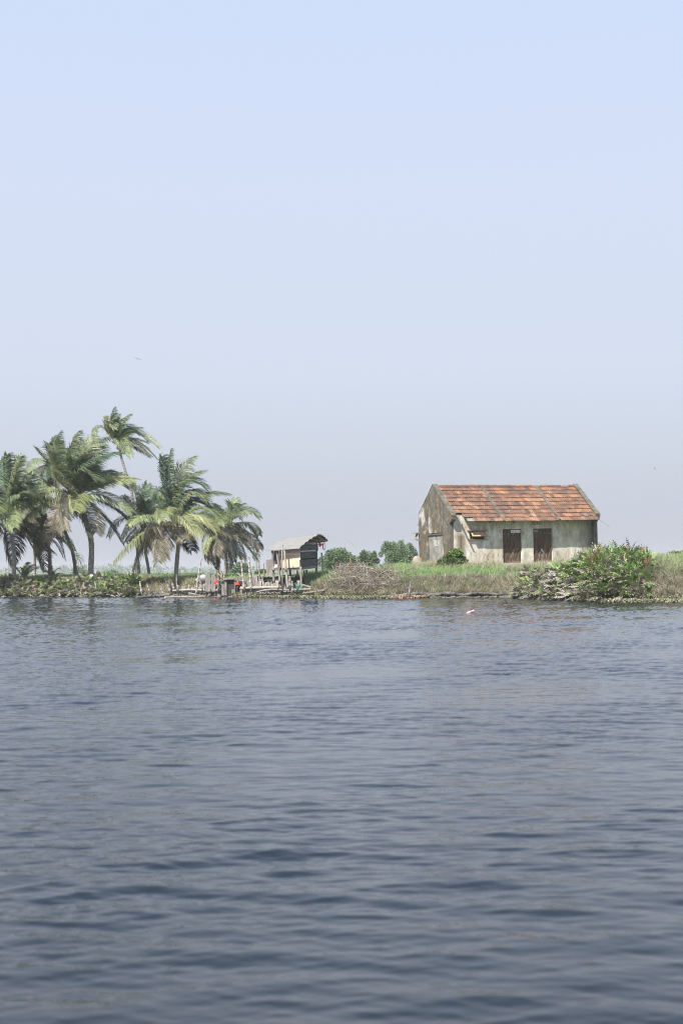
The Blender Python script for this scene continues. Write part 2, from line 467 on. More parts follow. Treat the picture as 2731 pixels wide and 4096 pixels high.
# ---- haze
mb = MB(); mb.box(-1250, 1250, -200, 1750, -2.2, 17.5)
hz = mb.build('haze', bpy.data.materials.new('haze_air')); tag(hz, kind='stuff')
hm = hz.data.materials[0]; hm.use_nodes = True; nt = hm.node_tree; nt.nodes.remove(nt.nodes['Principled BSDF'])
pv = nt.nodes.new('ShaderNodeVolumePrincipled'); pv.inputs['Color'].default_value = (*HAZE_COL, 1)
pv.inputs['Density'].default_value = HAZE; pv.inputs['Anisotropy'].default_value = .0
nt.links.new(pv.outputs[0], nt.nodes['Material Output'].inputs['Volume'])

# ================================================================== grasses
def not_house(X, Y, mrg=.05):
    lx, ly = house_local(X, Y)
    return ~((lx > -mrg) & (lx < HW + mrg) & (ly > -mrg) & (ly < HD + mrg))

def px_of(X, Y): return CX + F * X / Y

def scatter(n, pa, pb, ta, tb, power=1.0):
    px = rng.uniform(pa, pb, n); t = ta + (tb - ta) * rng.uniform(0, 1, n) ** power
    d = np.interp(px, _spx, _sd) + t
    X = (px - CX) / F * d
    Y = Ys(X) + t
    return X, Y, t

def grass(X, Y, lmin, lmax, width, cols, wts, lean=.35, droop=.5, wind=.25, sink=.03, jit=.2):
    k = not_house(X, Y); X, Y = X[k], Y[k]; n = len(X)
    B = np.stack([X, Y, ground(X, Y) - sink], 1)
    az = rng.uniform(0, 6.283, n)
    D = np.stack([np.cos(az) * lean * rng.uniform(0, 1, n) + wind * .5, np.sin(az) * lean * rng.uniform(0, 1, n), np.ones(n)], 1)
    L = rng.uniform(lmin, lmax, n)
    dr = np.stack([np.cos(az) * .3 + wind, np.sin(az) * .3, -rng.uniform(0, droop, n)], 1)
    return strips(B, D, L, width * rng.uniform(.7, 1.3, n), dr), pick(cols, n, wts, jit)

GREEN = [(.20, .33, .12), (.28, .42, .17), (.36, .45, .23), (.42, .42, .27)]
DRY = [(.30, .26, .19), (.42, .37, .29), (.52, .47, .38), (.20, .175, .125), (.30, .32, .17)]
parts = []
# green slope in front of and beside the house
X, Y, t = scatter(66000, 1590, 2280, 1.25, 8); parts.append(grass(X, Y, .18, .36, .022, GREEN, [3, 4, 3, 1], .35, .5, .3))
X, Y, t = scatter(7000, 1640, 2240, 3.5, 7.5); parts.append(grass(X, Y, .3, .6, .016, [(.42, .38, .27), (.30, .32, .17), (.5, .46, .36)], None, .3, .6, .35))
# between the hut and the house, and right end
X, Y, t = scatter(22000, 1215, 1620, 1.3, 12); parts.append(grass(X, Y, .2, .5, .022, GREEN, [3, 4, 3, 1], .5, .7, .2))
X, Y, t = scatter(34000, 2560, 3050, 1.6, 14); parts.append(grass(X, Y, .3, .75, .022, GREEN + [(.40, .37, .26)], [2, 4, 4, 3, 4], .5, .7, .2))
# left bank and the ground under the palms
X, Y, t = scatter(42000, -500, 1215, 1.7, 16); parts.append(grass(X, Y, .12, .34, .022, GREEN, [2, 4, 4, 2], .5, .6, .2))
# thin far field
X, Y, t = scatter(30000, -300, 1700, 16, 70); parts.append(grass(X, Y, .2, .4, .06, GREEN, [2, 4, 4, 1], .5, .5, .2))
o = quads('green_grass', np.concatenate([p[0] for p in parts]), np.concatenate([p[1] for p in parts]), M['grass'])
tag(o, 'green grass covering the top of the river bank', 'grass', kind='stuff')
parts = []
X, Y, t = scatter(48000, 1270, 2230, .15, 1.75); parts.append(grass(X, Y, .22, .55, .018, DRY, [3, 4, 3, 3, 3], .8, 1.2, .15))
X, Y, t = scatter(6000, 2080, 2250, .2, 2.6); parts.append(grass(X, Y, .35, .65, .016, DRY, [3, 4, 3, 2, 4], .5, .9, .15))
X, Y, t = scatter(20000, 2540, 3050, .3, 4); parts.append(grass(X, Y, .3, .7, .02, DRY, [3, 4, 3, 3, 2], .9, 1.2, .15))
X, Y, t = scatter(17000, 540, 1290, .5, 2.6); parts.append(grass(X, Y, .15, .45, .02, DRY, [3, 3, 1, 3, 5], .9, 1.2, .15))
for k in range(95):                     # clumps breaking up the slope
    px_ = rng.uniform(1300, 2160); t_ = rng.uniform(.2, 1.5); d_ = dsh(px_) + t_; x_ = (px_ - CX) / F * d_
    n_ = int(rng.uniform(60, 170)); rr_ = rng.uniform(.12, .4)
    X = x_ + rng.normal(0, rr_, n_); Y = float(Ys(x_)) + t_ + rng.normal(0, rr_ * .6, n_)
    cs_ = [[(.30, .37, .19), (.38, .40, .25)], [(.47, .43, .35), (.56, .51, .42)], [(.22, .19, .14), (.30, .26, .2)], [(.36, .34, .24), (.44, .41, .31)]][int(rng.integers(0, 4))]
    parts.append(grass(X, np.maximum(Y, Ys(X) + .1), .3, .75, .016, cs_, None, .7, .8, .15))
X, Y, t = scatter(7000, -300, 620, 1.5, 5); parts.append(grass(X, Y, .2, .45, .02, DRY, [3, 3, 1, 3, 5], .8, 1.0, .15))
o = quads('dry_grass', np.concatenate([p[0] for p in parts]), np.concatenate([p[1] for p in parts]), M['grass'])
tag(o, 'dry straw coloured grass hanging over the bank slope', 'grass', kind='stuff')

# ---- floating water plants along the shore
def leaves_mat(n, pa, pb, ta, tb, cols, wts, lmin=.12, lmax=.26, width=.075, prof=None):
    X, Y, t = scatter(n, pa, pb, ta, tb)
    if prof is not None:
        k = rng.uniform(0, 1, n) < prof(px_of(X, Y), t); X, Y, t = X[k], Y[k], t[k]
    n = len(X)
    B = np.stack([X, Y, np.maximum(ground(X, Y), 0) - .02 + rng.uniform(0, .06, n)], 1)
    az = rng.uniform(0, 6.283, n); le = rng.uniform(.2, 1.3, n)
    D = np.stack([np.cos(az) * le, np.sin(az) * le, np.ones(n)], 1)
    dr = np.stack([np.cos(az) * .5, np.sin(az) * .5, -rng.uniform(0, .5, n)], 1)
    return strips(B, D, rng.uniform(lmin, lmax, n), width * rng.uniform(.6, 1.3, n), dr, tipw=.55), pick(cols, n, wts, .3)
HY_C = [(.20, .25, .12), (.29, .31, .18), (.36, .33, .24), (.47, .44, .36), (.12, .12, .08)]
def edge(px, t):
    return np.clip((t - np.interp(px, [930, 1080, 1250, 1500, 1650, 1740], [-.2, -.9, -1.5, -1.6, -1.0, -.2])) * 4, 0, 1) * np.where((px > 1565) & (px < 1700) & (t < .1), 0, 1)
v1, c1 = leaves_mat(60000, 930, 1745, -1.7, 1.0, HY_C, [3, 4, 3, 2, 3], .07, .19, .05, prof=edge)
def edge2(px, t):
    return np.clip((t - np.interp(px, [2230, 2330, 2500, 2731], [-.1, -.6, -1.0, -1.1])) * 4, 0, 1)
v2, c2 = leaves_mat(34000, 2230, 2950, -1.2, .45, [(.27, .29, .14), (.37, .36, .24), (.48, .46, .36), (.18, .18, .11)], [3, 4, 3, 3], .08, .2, .05, prof=edge2)
o = quads('water_plants', np.concatenate([v1, v2]), np.concatenate([c1, c2]), M['leaf'])
tag(o, 'floating mats of green and tan water plants along the shore', 'water plants', kind='stuff')
v1, c1 = leaves_mat(4200, 1560, 1712, -1.35, .1, [(.42, .27, .18), (.52, .36, .26), (.34, .21, .14), (.54, .45, .35)], [3, 4, 2, 2], .1, .2, .06,
                    prof=lambda px, t: np.clip((t - np.interp(px, [1560, 1600, 1680, 1712], [-.3, -1.2, -1.0, -.1])) * 4, 0, 1))
o = quads('withered_water_plants', v1, c1, M['leaf'])
tag(o, 'patch of orange withered water plants round a leaning stake', 'water plants', kind='stuff')

# ================================================================== palms
def bez(p0, pm, p2, t):
    c = pm * 2 - (p0 + p2) * .5
    return p0 * ((1 - t) ** 2) + c * (2 * t * (1 - t)) + p2 * (t * t), (c - p0) * (2 * (1 - t)) + (p2 - c) * (2 * t)

def add_frond(root, p0, pm, p2, col, leaf=.72, nl=46, droop=.55, wind=.35, lw=.048, name='frond'):
    mb = MB()
    n = nl
    L0 = (pm - p0).length + (p2 - pm).length
    leaf = leaf * min(1.1, max(.7, L0 / 3.6))
    pts = [bez(p0, pm, p2, i / 9)[0] for i in range(10)]
    mb.col(tuple(x * 1.3 + .05 for x in col)); mb.tube(pts, [.036 * (1 - i / 10.5) + .004 for i in range(10)], 4, False)
    tw = random.uniform(-.7, .7)
    ref = Vector((math.sin(tw) * .7, -.25 * math.cos(tw), 1)).normalized()
    V, C = [], []
    for i in range(n):
        t = .13 + .87 * (i + random.uniform(-.3, .3)) / n
        t = min(max(t, 0), 1)
        p, T = bez(p0, pm, p2, t); T.normalize()
        S = T.cross(ref)
        if S.length < .15: S = T.cross(Vector((0, 1, .2)))
        S.normalize(); N = S.cross(T)
        pr = (math.sin(math.pi * (.12 + .80 * t)) ** .7)
        fw = .45 + .55 * t
        for sg in (-1, 1):
            if random.random() < .05: continue
            L = leaf * pr * random.uniform(.82, 1.12)
            D = (T * fw + S * (sg * .85) + N * .22 + Vector((random.uniform(-.1, .1), random.uniform(-.1, .1), random.uniform(-.1, .1)))).normalized()
            D2 = (D + Vector((wind * random.uniform(.6, 1.3), 0, -droop * random.uniform(.7, 1.4)))).normalized()
            D3 = (D2 + Vector((wind * random.uniform(.4, 1.0), random.uniform(-.2, .2), -droop * random.uniform(.7, 1.3)))).normalized()
            a = p + D * (L * .4); b = a + D2 * (L * .35); c = b + D3 * (L * .25)
            w = D.cross(N + Vector((random.uniform(-.5, .5), random.uniform(-.5, .5), 0))).normalized() * (lw / 2)
            k = random.uniform(.75, 1.3)
            mb.col((col[0] * k * random.uniform(.92, 1.1), col[1] * k, col[2] * k))
            mb.add([p - w * .5, p + w * .5, a - w, a + w, b - w * .75, b + w * .75, c], [(0, 1, 3, 2), (2, 3, 5, 4), (4, 5, 6)])
    return mb.build(name, M['palm'], root)

C_UP = [(.10, .155, .085), (.145, .19, .10), (.19, .225, .115)]
C_MID = [(.21, .26, .115), (.27, .31, .14), (.34, .36, .18)]
C_LOW = [(.29, .31, .15), (.20, .19, .12), (.20, .18, .125), (.11, .11, .075)]

def palm(label, d, conv, crown, trunk, fronds, wind=.35, tr=(.24, .13), L=4.0, extra=5, leaf=.72, nuts=0, nl=54, group='coconut palms on the left bank', lw=.048, dead=0, segs=26):
    """trunk: pixel points from the base upwards, fronds: (mid, tip[, dir]) pixel points; conv turns crop pixels into photo pixels"""
    cr = P(*conv(*crown), d)
    base = P(*conv(*trunk[0]), d)
    base.z = gz(base.x, base.y) - .15
    root = empty('palm_tree', Vector((base.x, base.y, base.z + .15)), label, 'palm tree', group)
    tp = [base] + [P(*conv(*q), d) for q in trunk[1:]] + [cr]
    # smooth trunk line
    pts = []
    m_ = len(tp)
    for i in range(segs):
        u = i / (segs - 1) * (m_ - 1); k = min(int(u), m_ - 2); f = u - k
        q0, q1, q2, q3 = tp[max(k - 1, 0)], tp[k], tp[k + 1], tp[min(k + 2, m_ - 1)]
        pts.append(.5 * ((2 * q1) + (q2 - q0) * f + (2 * q0 - 5 * q1 + 4 * q2 - q3) * f * f + (3 * q1 - q0 - 3 * q2 + q3) * f ** 3))
    rad = []
    for i in range(segs):
        u = i / (segs - 1)
        rad.append((tr[0] * (1 - u) + tr[1] * u + tr[0] * .45 * max(0, 1 - u * 9)) * random.uniform(.95, 1.05))
    mb = MB(); mb.tube(pts, rad, 10, True, .03); mb.build('trunk', M['palm_trunk'], root, True)
    fl = []
    for k, fr in enumerate(fronds):
        pm, p2 = P(*conv(*fr[0]), d), P(*conv(*fr[1]), d)
        fl.append((pm, p2))
    for k in range(extra):                      # fronds reaching towards and away from the viewer
        az = (k + random.uniform(-.25, .25)) * 2 * math.pi / max(extra, 1) + .6
        el = random.uniform(-.3, 1.15)
        h = Vector((math.cos(az) * .55 + wind * .3, math.sin(az), 0)).normalized()
        pm = cr + h * (L * .45 * math.cos(el)) + Vector((0, 0, L * .45 * math.sin(el) + .35))
        p2 = cr + h * (L * .85 * math.cos(el)) + Vector((wind, 0, L * .55 * math.sin(el) - .5 - .5 * (el < .2)))
        fl.append((pm, p2))
    for k, (pm, p2) in enumerate(fl):
        pm, p2 = pm.copy(), p2.copy()
        if k < len(fronds):
            ln = (pm - cr).length + (p2 - pm).length
            dep = math.sqrt(max(0, L * L - ln * ln)) * .75
            sg = -1 if k % 2 else 1
            if len(fronds[k]) > 2: sg = fronds[k][2]
            pm.y += sg * dep * .55 + random.uniform(-.15, .15); p2.y += sg * dep + random.uniform(-.3, .3)
        el = (pm.z - cr.z) / max((pm - cr).length, .1)
        cs = C_UP if el > .55 else (C_MID if el > -.05 else C_LOW)
        if dead and el < .1 and random.random() < dead: cs = [(.16, .14, .105), (.12, .105, .08)]
        off = (pm - cr).normalized() * .1
        add_frond(root, cr + off, pm, p2, random.choice(cs), leaf * 1.55, int(nl * (1.75 if d < 150 else 1)), .55 if el > .3 else 1.0, wind * 1.5, lw * .9)
    # leaf bases and fibre round the growing point
    mb = MB().col((.26, .19, .11))
    for k in range(14):
        az = random.uniform(0, 6.28); e = random.uniform(-.6, 1.2)
        dv = Vector((math.cos(az) * math.cos(e), math.sin(az) * math.cos(e), math.sin(e)))
        mb.col(random.choice([(.30, .22, .12), (.16, .12, .08), (.34, .30, .16)]))
        mb.tube([cr - Vector((0, 0, .25)), cr + dv * .25, cr + dv * random.uniform(.4, .65)], [.09, .06, .03], 5)
    mb.build('crown_heart', M['tint'], root)
    for k in range(nuts):
        az = random.uniform(0, 6.28)
        c0 = cr + Vector((math.cos(az) * .3, math.sin(az) * .3 - .1, -.3 - random.uniform(0, .25)))
        bm_ = MB().col(random.choice([(.30, .25, .08), (.20, .22, .07), (.34, .22, .10)]))
        bm_.tube([c0 + Vector((0, 0, z)) for z in (.13, .11, .04, -.05, -.11, -.14)], [.01, .06, .1, .1, .05, .01], 8)
        bm_.build('coconut', M['tint'], root, True)
    return root

c1_ = lambda u, v: (u * .38265, 1600 + v * .38265)
c2_ = lambda u, v: (400 + u * .44643, 1600 + v * .44643)
palm('sunlit full coconut palm nearest the water, short dark trunk, beside the bamboo fence', 94.5, c2_, (680, 1110), [(676, 1590), (690, 1450), (700, 1290)], [
    ((590, 780), (555, 505)), ((622, 760), (640, 460)), ((700, 730), (835, 520)), ((760, 760), (965, 800), -1), ((690, 800), (930, 640)),
    ((880, 880), (1150, 850), -1), ((930, 975), (1140, 1100), -1), ((950, 1130), (1235, 1225)), ((1000, 1165), (1210, 1385), -1), ((520, 930), (350, 800), 1),
    ((440, 1050), (305, 1125), -1), ((410, 1190), (140, 1440), 1), ((505, 1150), (620, 1420), -1), ((440, 1250), (300, 1520), -1), ((730, 1220), (780, 1345)),
    ((590, 1250), (565, 1440)), ((740, 1190), (800, 1260), -1), ((560, 960), (560, 830), 1), ((800, 900), (1020, 1010), 1), ((880, 1040), (1060, 1180), -1), ((480, 1130), (330, 1280), 1)],
    wind=.4, tr=(.16, .12), L=4.3, extra=7, nuts=5, leaf=.8, lw=.055)
palm('largest coconut palm of the grove with big bushy crown and thick pale curved trunk', 101, c1_, (830, 1010), [(945, 1830), (958, 1640), (955, 1480), (915, 1310), (880, 1200)], [
    ((480, 960), (190, 1130)), ((480, 1090), (215, 1330), 1), ((640, 1150), (540, 1490), -1), ((690, 1160), (740, 1370), -1), ((850, 1020), (885, 1180), -1),
    ((1120, 1010), (1400, 1180)), ((1100, 1090), (1380, 1300), 1), ((1050, 1200), (1230, 1480), 1), ((970, 1200), (1060, 1400), -1), ((1150, 880), (1430, 850), -1),
    ((1050, 830), (1260, 770), 1), ((970, 690), (1260, 560), -1), ((860, 640), (940, 380), 1), ((740, 680), (770, 400), 1), ((660, 720), (640, 480), -1),
    ((790, 620), (840, 370), -1), ((680, 830), (620, 580), -1), ((900, 750), (1130, 640), -1), ((900, 640), (1010, 440), 1), ((720, 750), (700, 520), 1),
    ((960, 820), (1100, 720), 1), ((780, 760), (960, 560), -1), ((700, 900), (640, 760), -1), ((880, 840), (870, 660), 1)],
    wind=.45, tr=(.205, .16), L=4.6, extra=7, nuts=6, leaf=.95, nl=52, lw=.06, dead=.4)
palm('tallest coconut palm with very thin long trunk and crown blown to one side', 108, c1_, (1235, 430), [(1455, 1800), (1432, 1500), (1402, 1250), (1378, 950), (1330, 800), (1270, 600)], [
    ((1160, 260), (1190, 130)), ((1208, 260), (1228, 115)), ((1235, 260), (1330, 130)), ((1262, 280), (1400, 190)), ((1300, 310), (1450, 265)),
    ((1380, 310), (1560, 450)), ((1370, 390), (1500, 420)), ((1400, 450), (1568, 600)), ((1080, 385), (955, 480)), ((1300, 500), (1370, 580)),
    ((1350, 450), (1540, 570)), ((1165, 350), (1150, 200)), ((1260, 340), (1390, 310)), ((1200, 300), (1280, 180)), ((1250, 380), (1330, 300))],
    wind=.6, tr=(.115, .085), L=3.3, extra=7, nuts=3, leaf=.7, nl=40)
palm('slender leaning palm with ragged small crown, mostly hidden by the largest palm', 105, c1_, (545, 690), [(800, 1840), (765, 1600), (690, 1390), (605, 960), (575, 800)], [
    ((545, 500), (525, 370)), ((590, 490), (665, 345)), ((515, 560), (480, 460)), ((485, 610), (430, 520)), ((440, 680), (365, 770)),
    ((450, 720), (430, 830)), ((500, 740), (480, 860)), ((610, 740), (640, 910)), ((620, 680), (710, 800)), ((600, 560), (680, 470)), ((565, 520), (600, 390))],
    wind=.5, tr=(.14, .10), L=3.0, extra=7, nuts=5, leaf=.75, nl=40, dead=.6)
palm('big palm with tall upright fan of fronds cut off by the picture edge', 100, c1_, (85, 1240), [(150, 1805), (150, 1640), (135, 1480), (110, 1330)], [
    ((20, 880), (0, 600)), ((80, 890), (100, 580)), ((125, 880), (190, 590)), ((170, 880), (260, 630)), ((190, 960), (300, 730)),
    ((-60, 900), (-110, 640)), ((-130, 960), (-240, 760)), ((-180, 1080), (-330, 1020)), ((190, 1060), (330, 1010), -1), ((180, 1100), (255, 1260), -1),
    ((260, 1450), (385, 1760), 1), ((280, 1400), (465, 1570), 1), ((300, 1350), (440, 1740), 1), ((-20, 1400), (-90, 1670)), ((90, 1420), (60, 1700), 1),
    ((-130, 1300), (-260, 1480)), ((200, 1300), (330, 1480), 1), ((30, 1050), (-50, 1180), -1), ((150, 980), (60, 760), 1)],
    wind=.35, tr=(.155, .13), L=4.6, extra=7, nuts=5, leaf=.9, nl=52, lw=.06, dead=.5)
palm('background palm with pale fanning crown between the edge palm and the largest palm', 108, c1_, (345, 1080), [(365, 1810), (366, 1600), (360, 1300)], [
    ((370, 930), (430, 830)), ((440, 950), (590, 960)), ((310, 900), (270, 745)), ((270, 970), (190, 900)), ((380, 1250), (440, 1480)),
    ((260, 1180), (220, 1330)), ((450, 1030), (600, 1060)), ((300, 1250), (270, 1430)), ((400, 900), (520, 850)), ((340, 1200), (350, 1400))],
    wind=.45, tr=(.12, .10), L=3.6, extra=7, leaf=.8, nl=42)
palm('short drooping palm with half dead brown fronds and pale ringed trunk', 103, c1_, (498, 1440), [(520, 1830), (525, 1680), (510, 1540)], [
    ((400, 1325), (335, 1400)), ((470, 1310), (430, 1240)), ((585, 1460), (640, 1670)), ((610, 1390), (700, 1490)), ((560, 1500), (610, 1640)),
    ((460, 1490), (465, 1600)), ((550, 1310), (610, 1270)), ((500, 1300), (490, 1210)), ((410, 1430), (385, 1530)), ((560, 1380), (660, 1380))],
    wind=.3, tr=(.14, .11), L=2.7, extra=7, leaf=.6, nl=38, dead=.7)
palm('dark green palm half hidden behind the thin trunk of the tallest palm', 104, c2_, (385, 1130), [(450, 1572), (425, 1450), (405, 1340)], [
    ((380, 930), (410, 740)), ((345, 930), (310, 755)), ((440, 950), (520, 825)), ((320, 990), (250, 870)), ((470, 1010), (590, 920)),
    ((310, 1110), (235, 1250)), ((450, 1100), (560, 1160)), ((400, 900), (470, 800)), ((340, 1220), (330, 1370)), ((430, 1230), (480, 1360)), ((300, 1180), (190, 1270))],
    wind=.3, tr=(.12, .10), L=3.4, extra=7, leaf=.75, nl=42)
palm('palm behind the sunlit palm with fronds spilling towards the stilt hut', 101, c2_, (1155, 1130), [(1132, 1520), (1125, 1400), (1140, 1250)], [
    ((1210, 985), (1265, 920)), ((1260, 1010), (1345, 1040)), ((1320, 1105), (1412, 1210)), ((1345, 1225), (1435, 1335)), ((1310, 1310), (1395, 1420)),
    ((1240, 1300), (1290, 1430)), ((1175, 980), (1200, 870)), ((1090, 1010), (1040, 940)), ((1180, 1280), (1190, 1450)), ((1090, 1270), (1060, 1390)), ((1230, 1180), (1320, 1260))],
    wind=.2, tr=(.125, .105), L=3.1, extra=7, leaf=.75, nl=42, dead=.4)
palm('low shaggy palm with hanging dark dead fronds behind the sluice gate', 103, c2_, (1035, 1200), [(1056, 1520), (1055, 1420), (1045, 1300)], [
    ((960, 1310), (975, 1460)), ((1030, 1340), (1065, 1500)), ((1010, 1080), (1000, 1000)), ((1090, 1310), (1105, 1420)), ((1110, 1330), (1140, 1500)),
    ((940, 1170), (890, 1200)), ((1080, 1090), (1130, 1050)), ((1000, 1300), (1010, 1440))],
    wind=.25, tr=(.12, .11), L=3.0, extra=7, leaf=.7, nl=38, dead=.9)
# stemless young palms
def young(label, px, py, d, n, size):
    b = P(px, py, d); b.z = gz(b.x, b.y)
    root = empty('young_palm', b, label, 'palm', 'young palms under the grove')
    for k in range(n):
        az = random.uniform(0, 6.28); el = random.uniform(.4, 1.3)
        h = Vector((math.cos(az), math.sin(az) * .8, 0))
        pm = b + h * (size * .5 * math.cos(el)) + Vector((0, 0, size * .6 * math.sin(el)))
        p2 = b + h * (size * 1.0 * math.cos(el)) + Vector((.1, 0, size * (.95 * math.sin(el) - .15)))
        add_frond(root, b, pm, p2, random.choice(C_UP + C_MID), .42, 22, .3, .2, .05)
young('stemless young palm sprouting beside the edge palm trunk', 96, 2290, 102, 9, 1.7)
young('small young palm sprouting at the foot of the short drooping palm', 214, 2298, 104, 7, 1.0)
# far palms
for lb, px, py, ty, d, s_ in (('far small palm standing above the treeline right of the tallest palm trunk', 621, 2292, 2254, 480, 1.0), ('far lone palm with limp crown left of the stilt hut', 1022, 2290, 2226, 330, 1.0),
                          ('far palm with wispy crown between two slanting trunks', 312, 2298, 2234, 420, 1.4)):
    palm(lb, d, lambda u, v: (u, v), (px, ty), [(px + 3, py), (px + 3, (py + ty) / 2)], [
        ((px - 8 * s_, ty - 8 * s_), (px - 12 * s_, ty + 6 * s_)), ((px + 8 * s_, ty - 10 * s_), (px + 17 * s_, ty)), ((px + 9 * s_, ty - 2 * s_), (px + 19 * s_, ty + 12 * s_)), ((px, ty - 11 * s_), (px + 8 * s_, ty - 18 * s_)),
        ((px - 4 * s_, ty + 5 * s_), (px - 6 * s_, ty + 17 * s_)), ((px + 5 * s_, ty + 6 * s_), (px + 9 * s_, ty + 19 * s_)), ((px - 5 * s_, ty - 10 * s_), (px - 4 * s_, ty - 17 * s_))],
        wind=.5, tr=(.2, .14), L=2.0, extra=2, leaf=.7, nl=16, group='far palms on the horizon', lw=.15, segs=10)

# ================================================================== broad-leaved trees
def leaf_cloud(n, blobs, size, cols, wts):
    """leaves through several ellipsoids (centre, radii), denser near the skin"""
    bl = rng.choice(len(blobs), n, p=np.array([b[1][0] * b[1][2] for b in blobs]) / sum(b[1][0] * b[1][2] for b in blobs))
    cen = np.array([b[0] for b in blobs])[bl]; rad = np.array([b[1] for b in blobs])[bl]
    u = unit(rng.normal(size=(n, 3))); r = rng.uniform(.35, 1, n) ** .5
    B = cen + u * rad * r[:, None] * (1 + .18 * np.sin(u[:, :1] * 9 + u[:, 2:] * 7))
    D = unit(u + rng.normal(size=(n, 3)) * .8 + np.array([0, 0, .2]))
    L = size * rng.uniform(.6, 1.4, n)
    tone = rng.uniform(.7, 1.3, (len(blobs), 1))[bl]
    return strips(B, D, L, L * .55, rng.normal(size=(n, 3)) * .3, tipw=.3), pick(cols, n, wts, .25) * tone

def bush_tree(name, label, d, x0, x1, top, base, n, leaf, cols, seed_blobs=14, cat='tree', group=None, wts=None):
    a, b2 = P(x0, base, d), P(x1, top, d)
    cx, w, zb, zt = (a.x + b2.x) / 2, (b2.x - a.x) / 2, gz((a.x + b2.x) / 2, d), b2.z
    root = empty(name, Vector((cx, d, zb)), label, cat, group)
    bl = []
    h = zt - zb
    for k in range(seed_blobs):
        f = random.uniform(-1, 1); zc = random.uniform(.2, .82)
        lim = math.sqrt(max(.02, 1 - (max(zc - .3, 0) / .72) ** 2 ))
        rr = random.uniform(.18, .30)
        bl.append(((cx + f * w * lim * (1.02 - rr), d + random.uniform(-.6, .6) * w, zb + h * zc), (rr * w * 1.2, rr * w * 1.2, rr * h * .8)))
    bl.append(((cx, d, zb + h * .45), (w * .78, w * .7, h * .45)))
    for k in range(seed_blobs):             # uneven sprays along the outline
        a_ = random.uniform(.1, 3.04); q_ = random.uniform(.75, .98)
        bl.append(((cx + math.cos(a_) * w * q_, d + random.uniform(-.4, .4) * w, zb + h * (.42 + .52 * q_ * math.sin(a_))), (w * random.uniform(.08, .16),) * 2 + (h * random.uniform(.06, .12),)))
    V, C = leaf_cloud(n, bl, leaf, cols, wts)
    V[:, :, 2] = np.maximum(V[:, :, 2], zb - .1)
    quads('crown', V, C, M['leaf'], root)
    mb = MB().col((.16, .13, .10))
    for k in range(6):
        q = bl[k][0]
        mb.tube([(cx + random.uniform(-.2, .2), d, zb - .1), ((cx + q[0]) / 2, (d + q[1]) / 2, zb + h * .3), q], [.09, .06, .02], 6)
    mb.build('trunk', M['twig'], root)
    return root
TREE = [(.075, .14, .07), (.12, .195, .095), (.175, .25, .13), (.24, .30, .18)]  # leaf tones lightened, distance haze put into the colour
bush_tree('tree', 'wide leafy tree right behind the stilt hut and green bamboo post', 150, 1270, 1440, 2188, 2290, 24000, .105, TREE)
bush_tree('tree', 'smallest of the leafy trees, behind the heap of dead branches', 158, 1426, 1516, 2200, 2288, 12000, .105, TREE)
bush_tree('tree', 'round tallest leafy tree standing left of the tiled house', 146, 1516, 1668, 2154, 2290, 26000, .105, TREE)
bush_tree('tree', 'hazy round tree behind the sluice gate and tall bamboo poles', 260, 912, 1000, 2253, 2296, 4500, .3, TREE)
bush_tree('shrub', 'low bright green shrub left of the thin dark fence post', 120, 1020, 1078, 2276, 2303, 1400, .14, [(.10, .19, .05), (.16, .25, .07)], 6, 'shrub')
bush_tree('shrub', 'rounded green shrub rising over grass at the right edge', 99, 2662, 2800, 2200, 2262, 4500, .16, [(.12, .19, .06), (.19, .25, .10), (.25, .29, .13)], 12, 'shrub')
bush_tree('tree', 'hazy feathery tree behind the largest palm trunk', 420, 285, 350, 2262, 2300, 900, .45, TREE, 9)
bush_tree('tree', 'far clump of scrubby trees between palm trunks on the left field', 330, 408, 492, 2279, 2302, 1200, .3, TREE, 9)
# leafy plant against the house corner
root = empty('leafy_shrub', on_ground(1806, 82.2), 'broad leaved green shrub growing against the house corner', 'shrub')
b0 = root.location
bl = [((b0.x + dx, b0.y + dy, b0.z + dz), (r_, r_, r_ * .75)) for dx, dy, dz, r_ in ((.25, 0, .75, .38), (.5, .1, .45, .38), (-.05, -.1, .5, .36), (-.5, -.2, .28, .34), (.2, -.3, .3, .42), (-.8, -.2, .15, .22), (.35, 0, .9, .25))]
V, C = leaf_cloud(2300, bl, .13, [(.07, .13, .035), (.12, .20, .055), (.18, .25, .08)], None)
quads('foliage', V, C, M['fern'], root)
mb = MB().col((.14, .12, .08))
for bb in bl: mb.tube([b0, (Vector(bb[0]) + b0) / 2 + Vector((0, 0, .05)), bb[0]], [.025, .02, .01], 5)
mb.build('stem', M['twig'], root)

# far wood: reads as one mass
bl = []
for k in range(420):
    Yk = random.uniform(1300, 1540); Xk = random.uniform(-620, 480)
    hh = (5.6 + 4.2 * (.5 + .5 * math.sin(Xk * .024 + 1)) + random.uniform(-1, 1.6)) * (.8 if Xk > -10 else 1)
    bl.append(((Xk, Yk, 1.0 + hh * .5), (random.uniform(3.4, 7), 4, hh * .6)))
V, C = leaf_cloud(32000, bl, 1.5, TREE, None)
tag(quads('far_wood', V, C, M['leaf']), 'hazy line of distant trees along the horizon', 'treeline', kind='stuff')
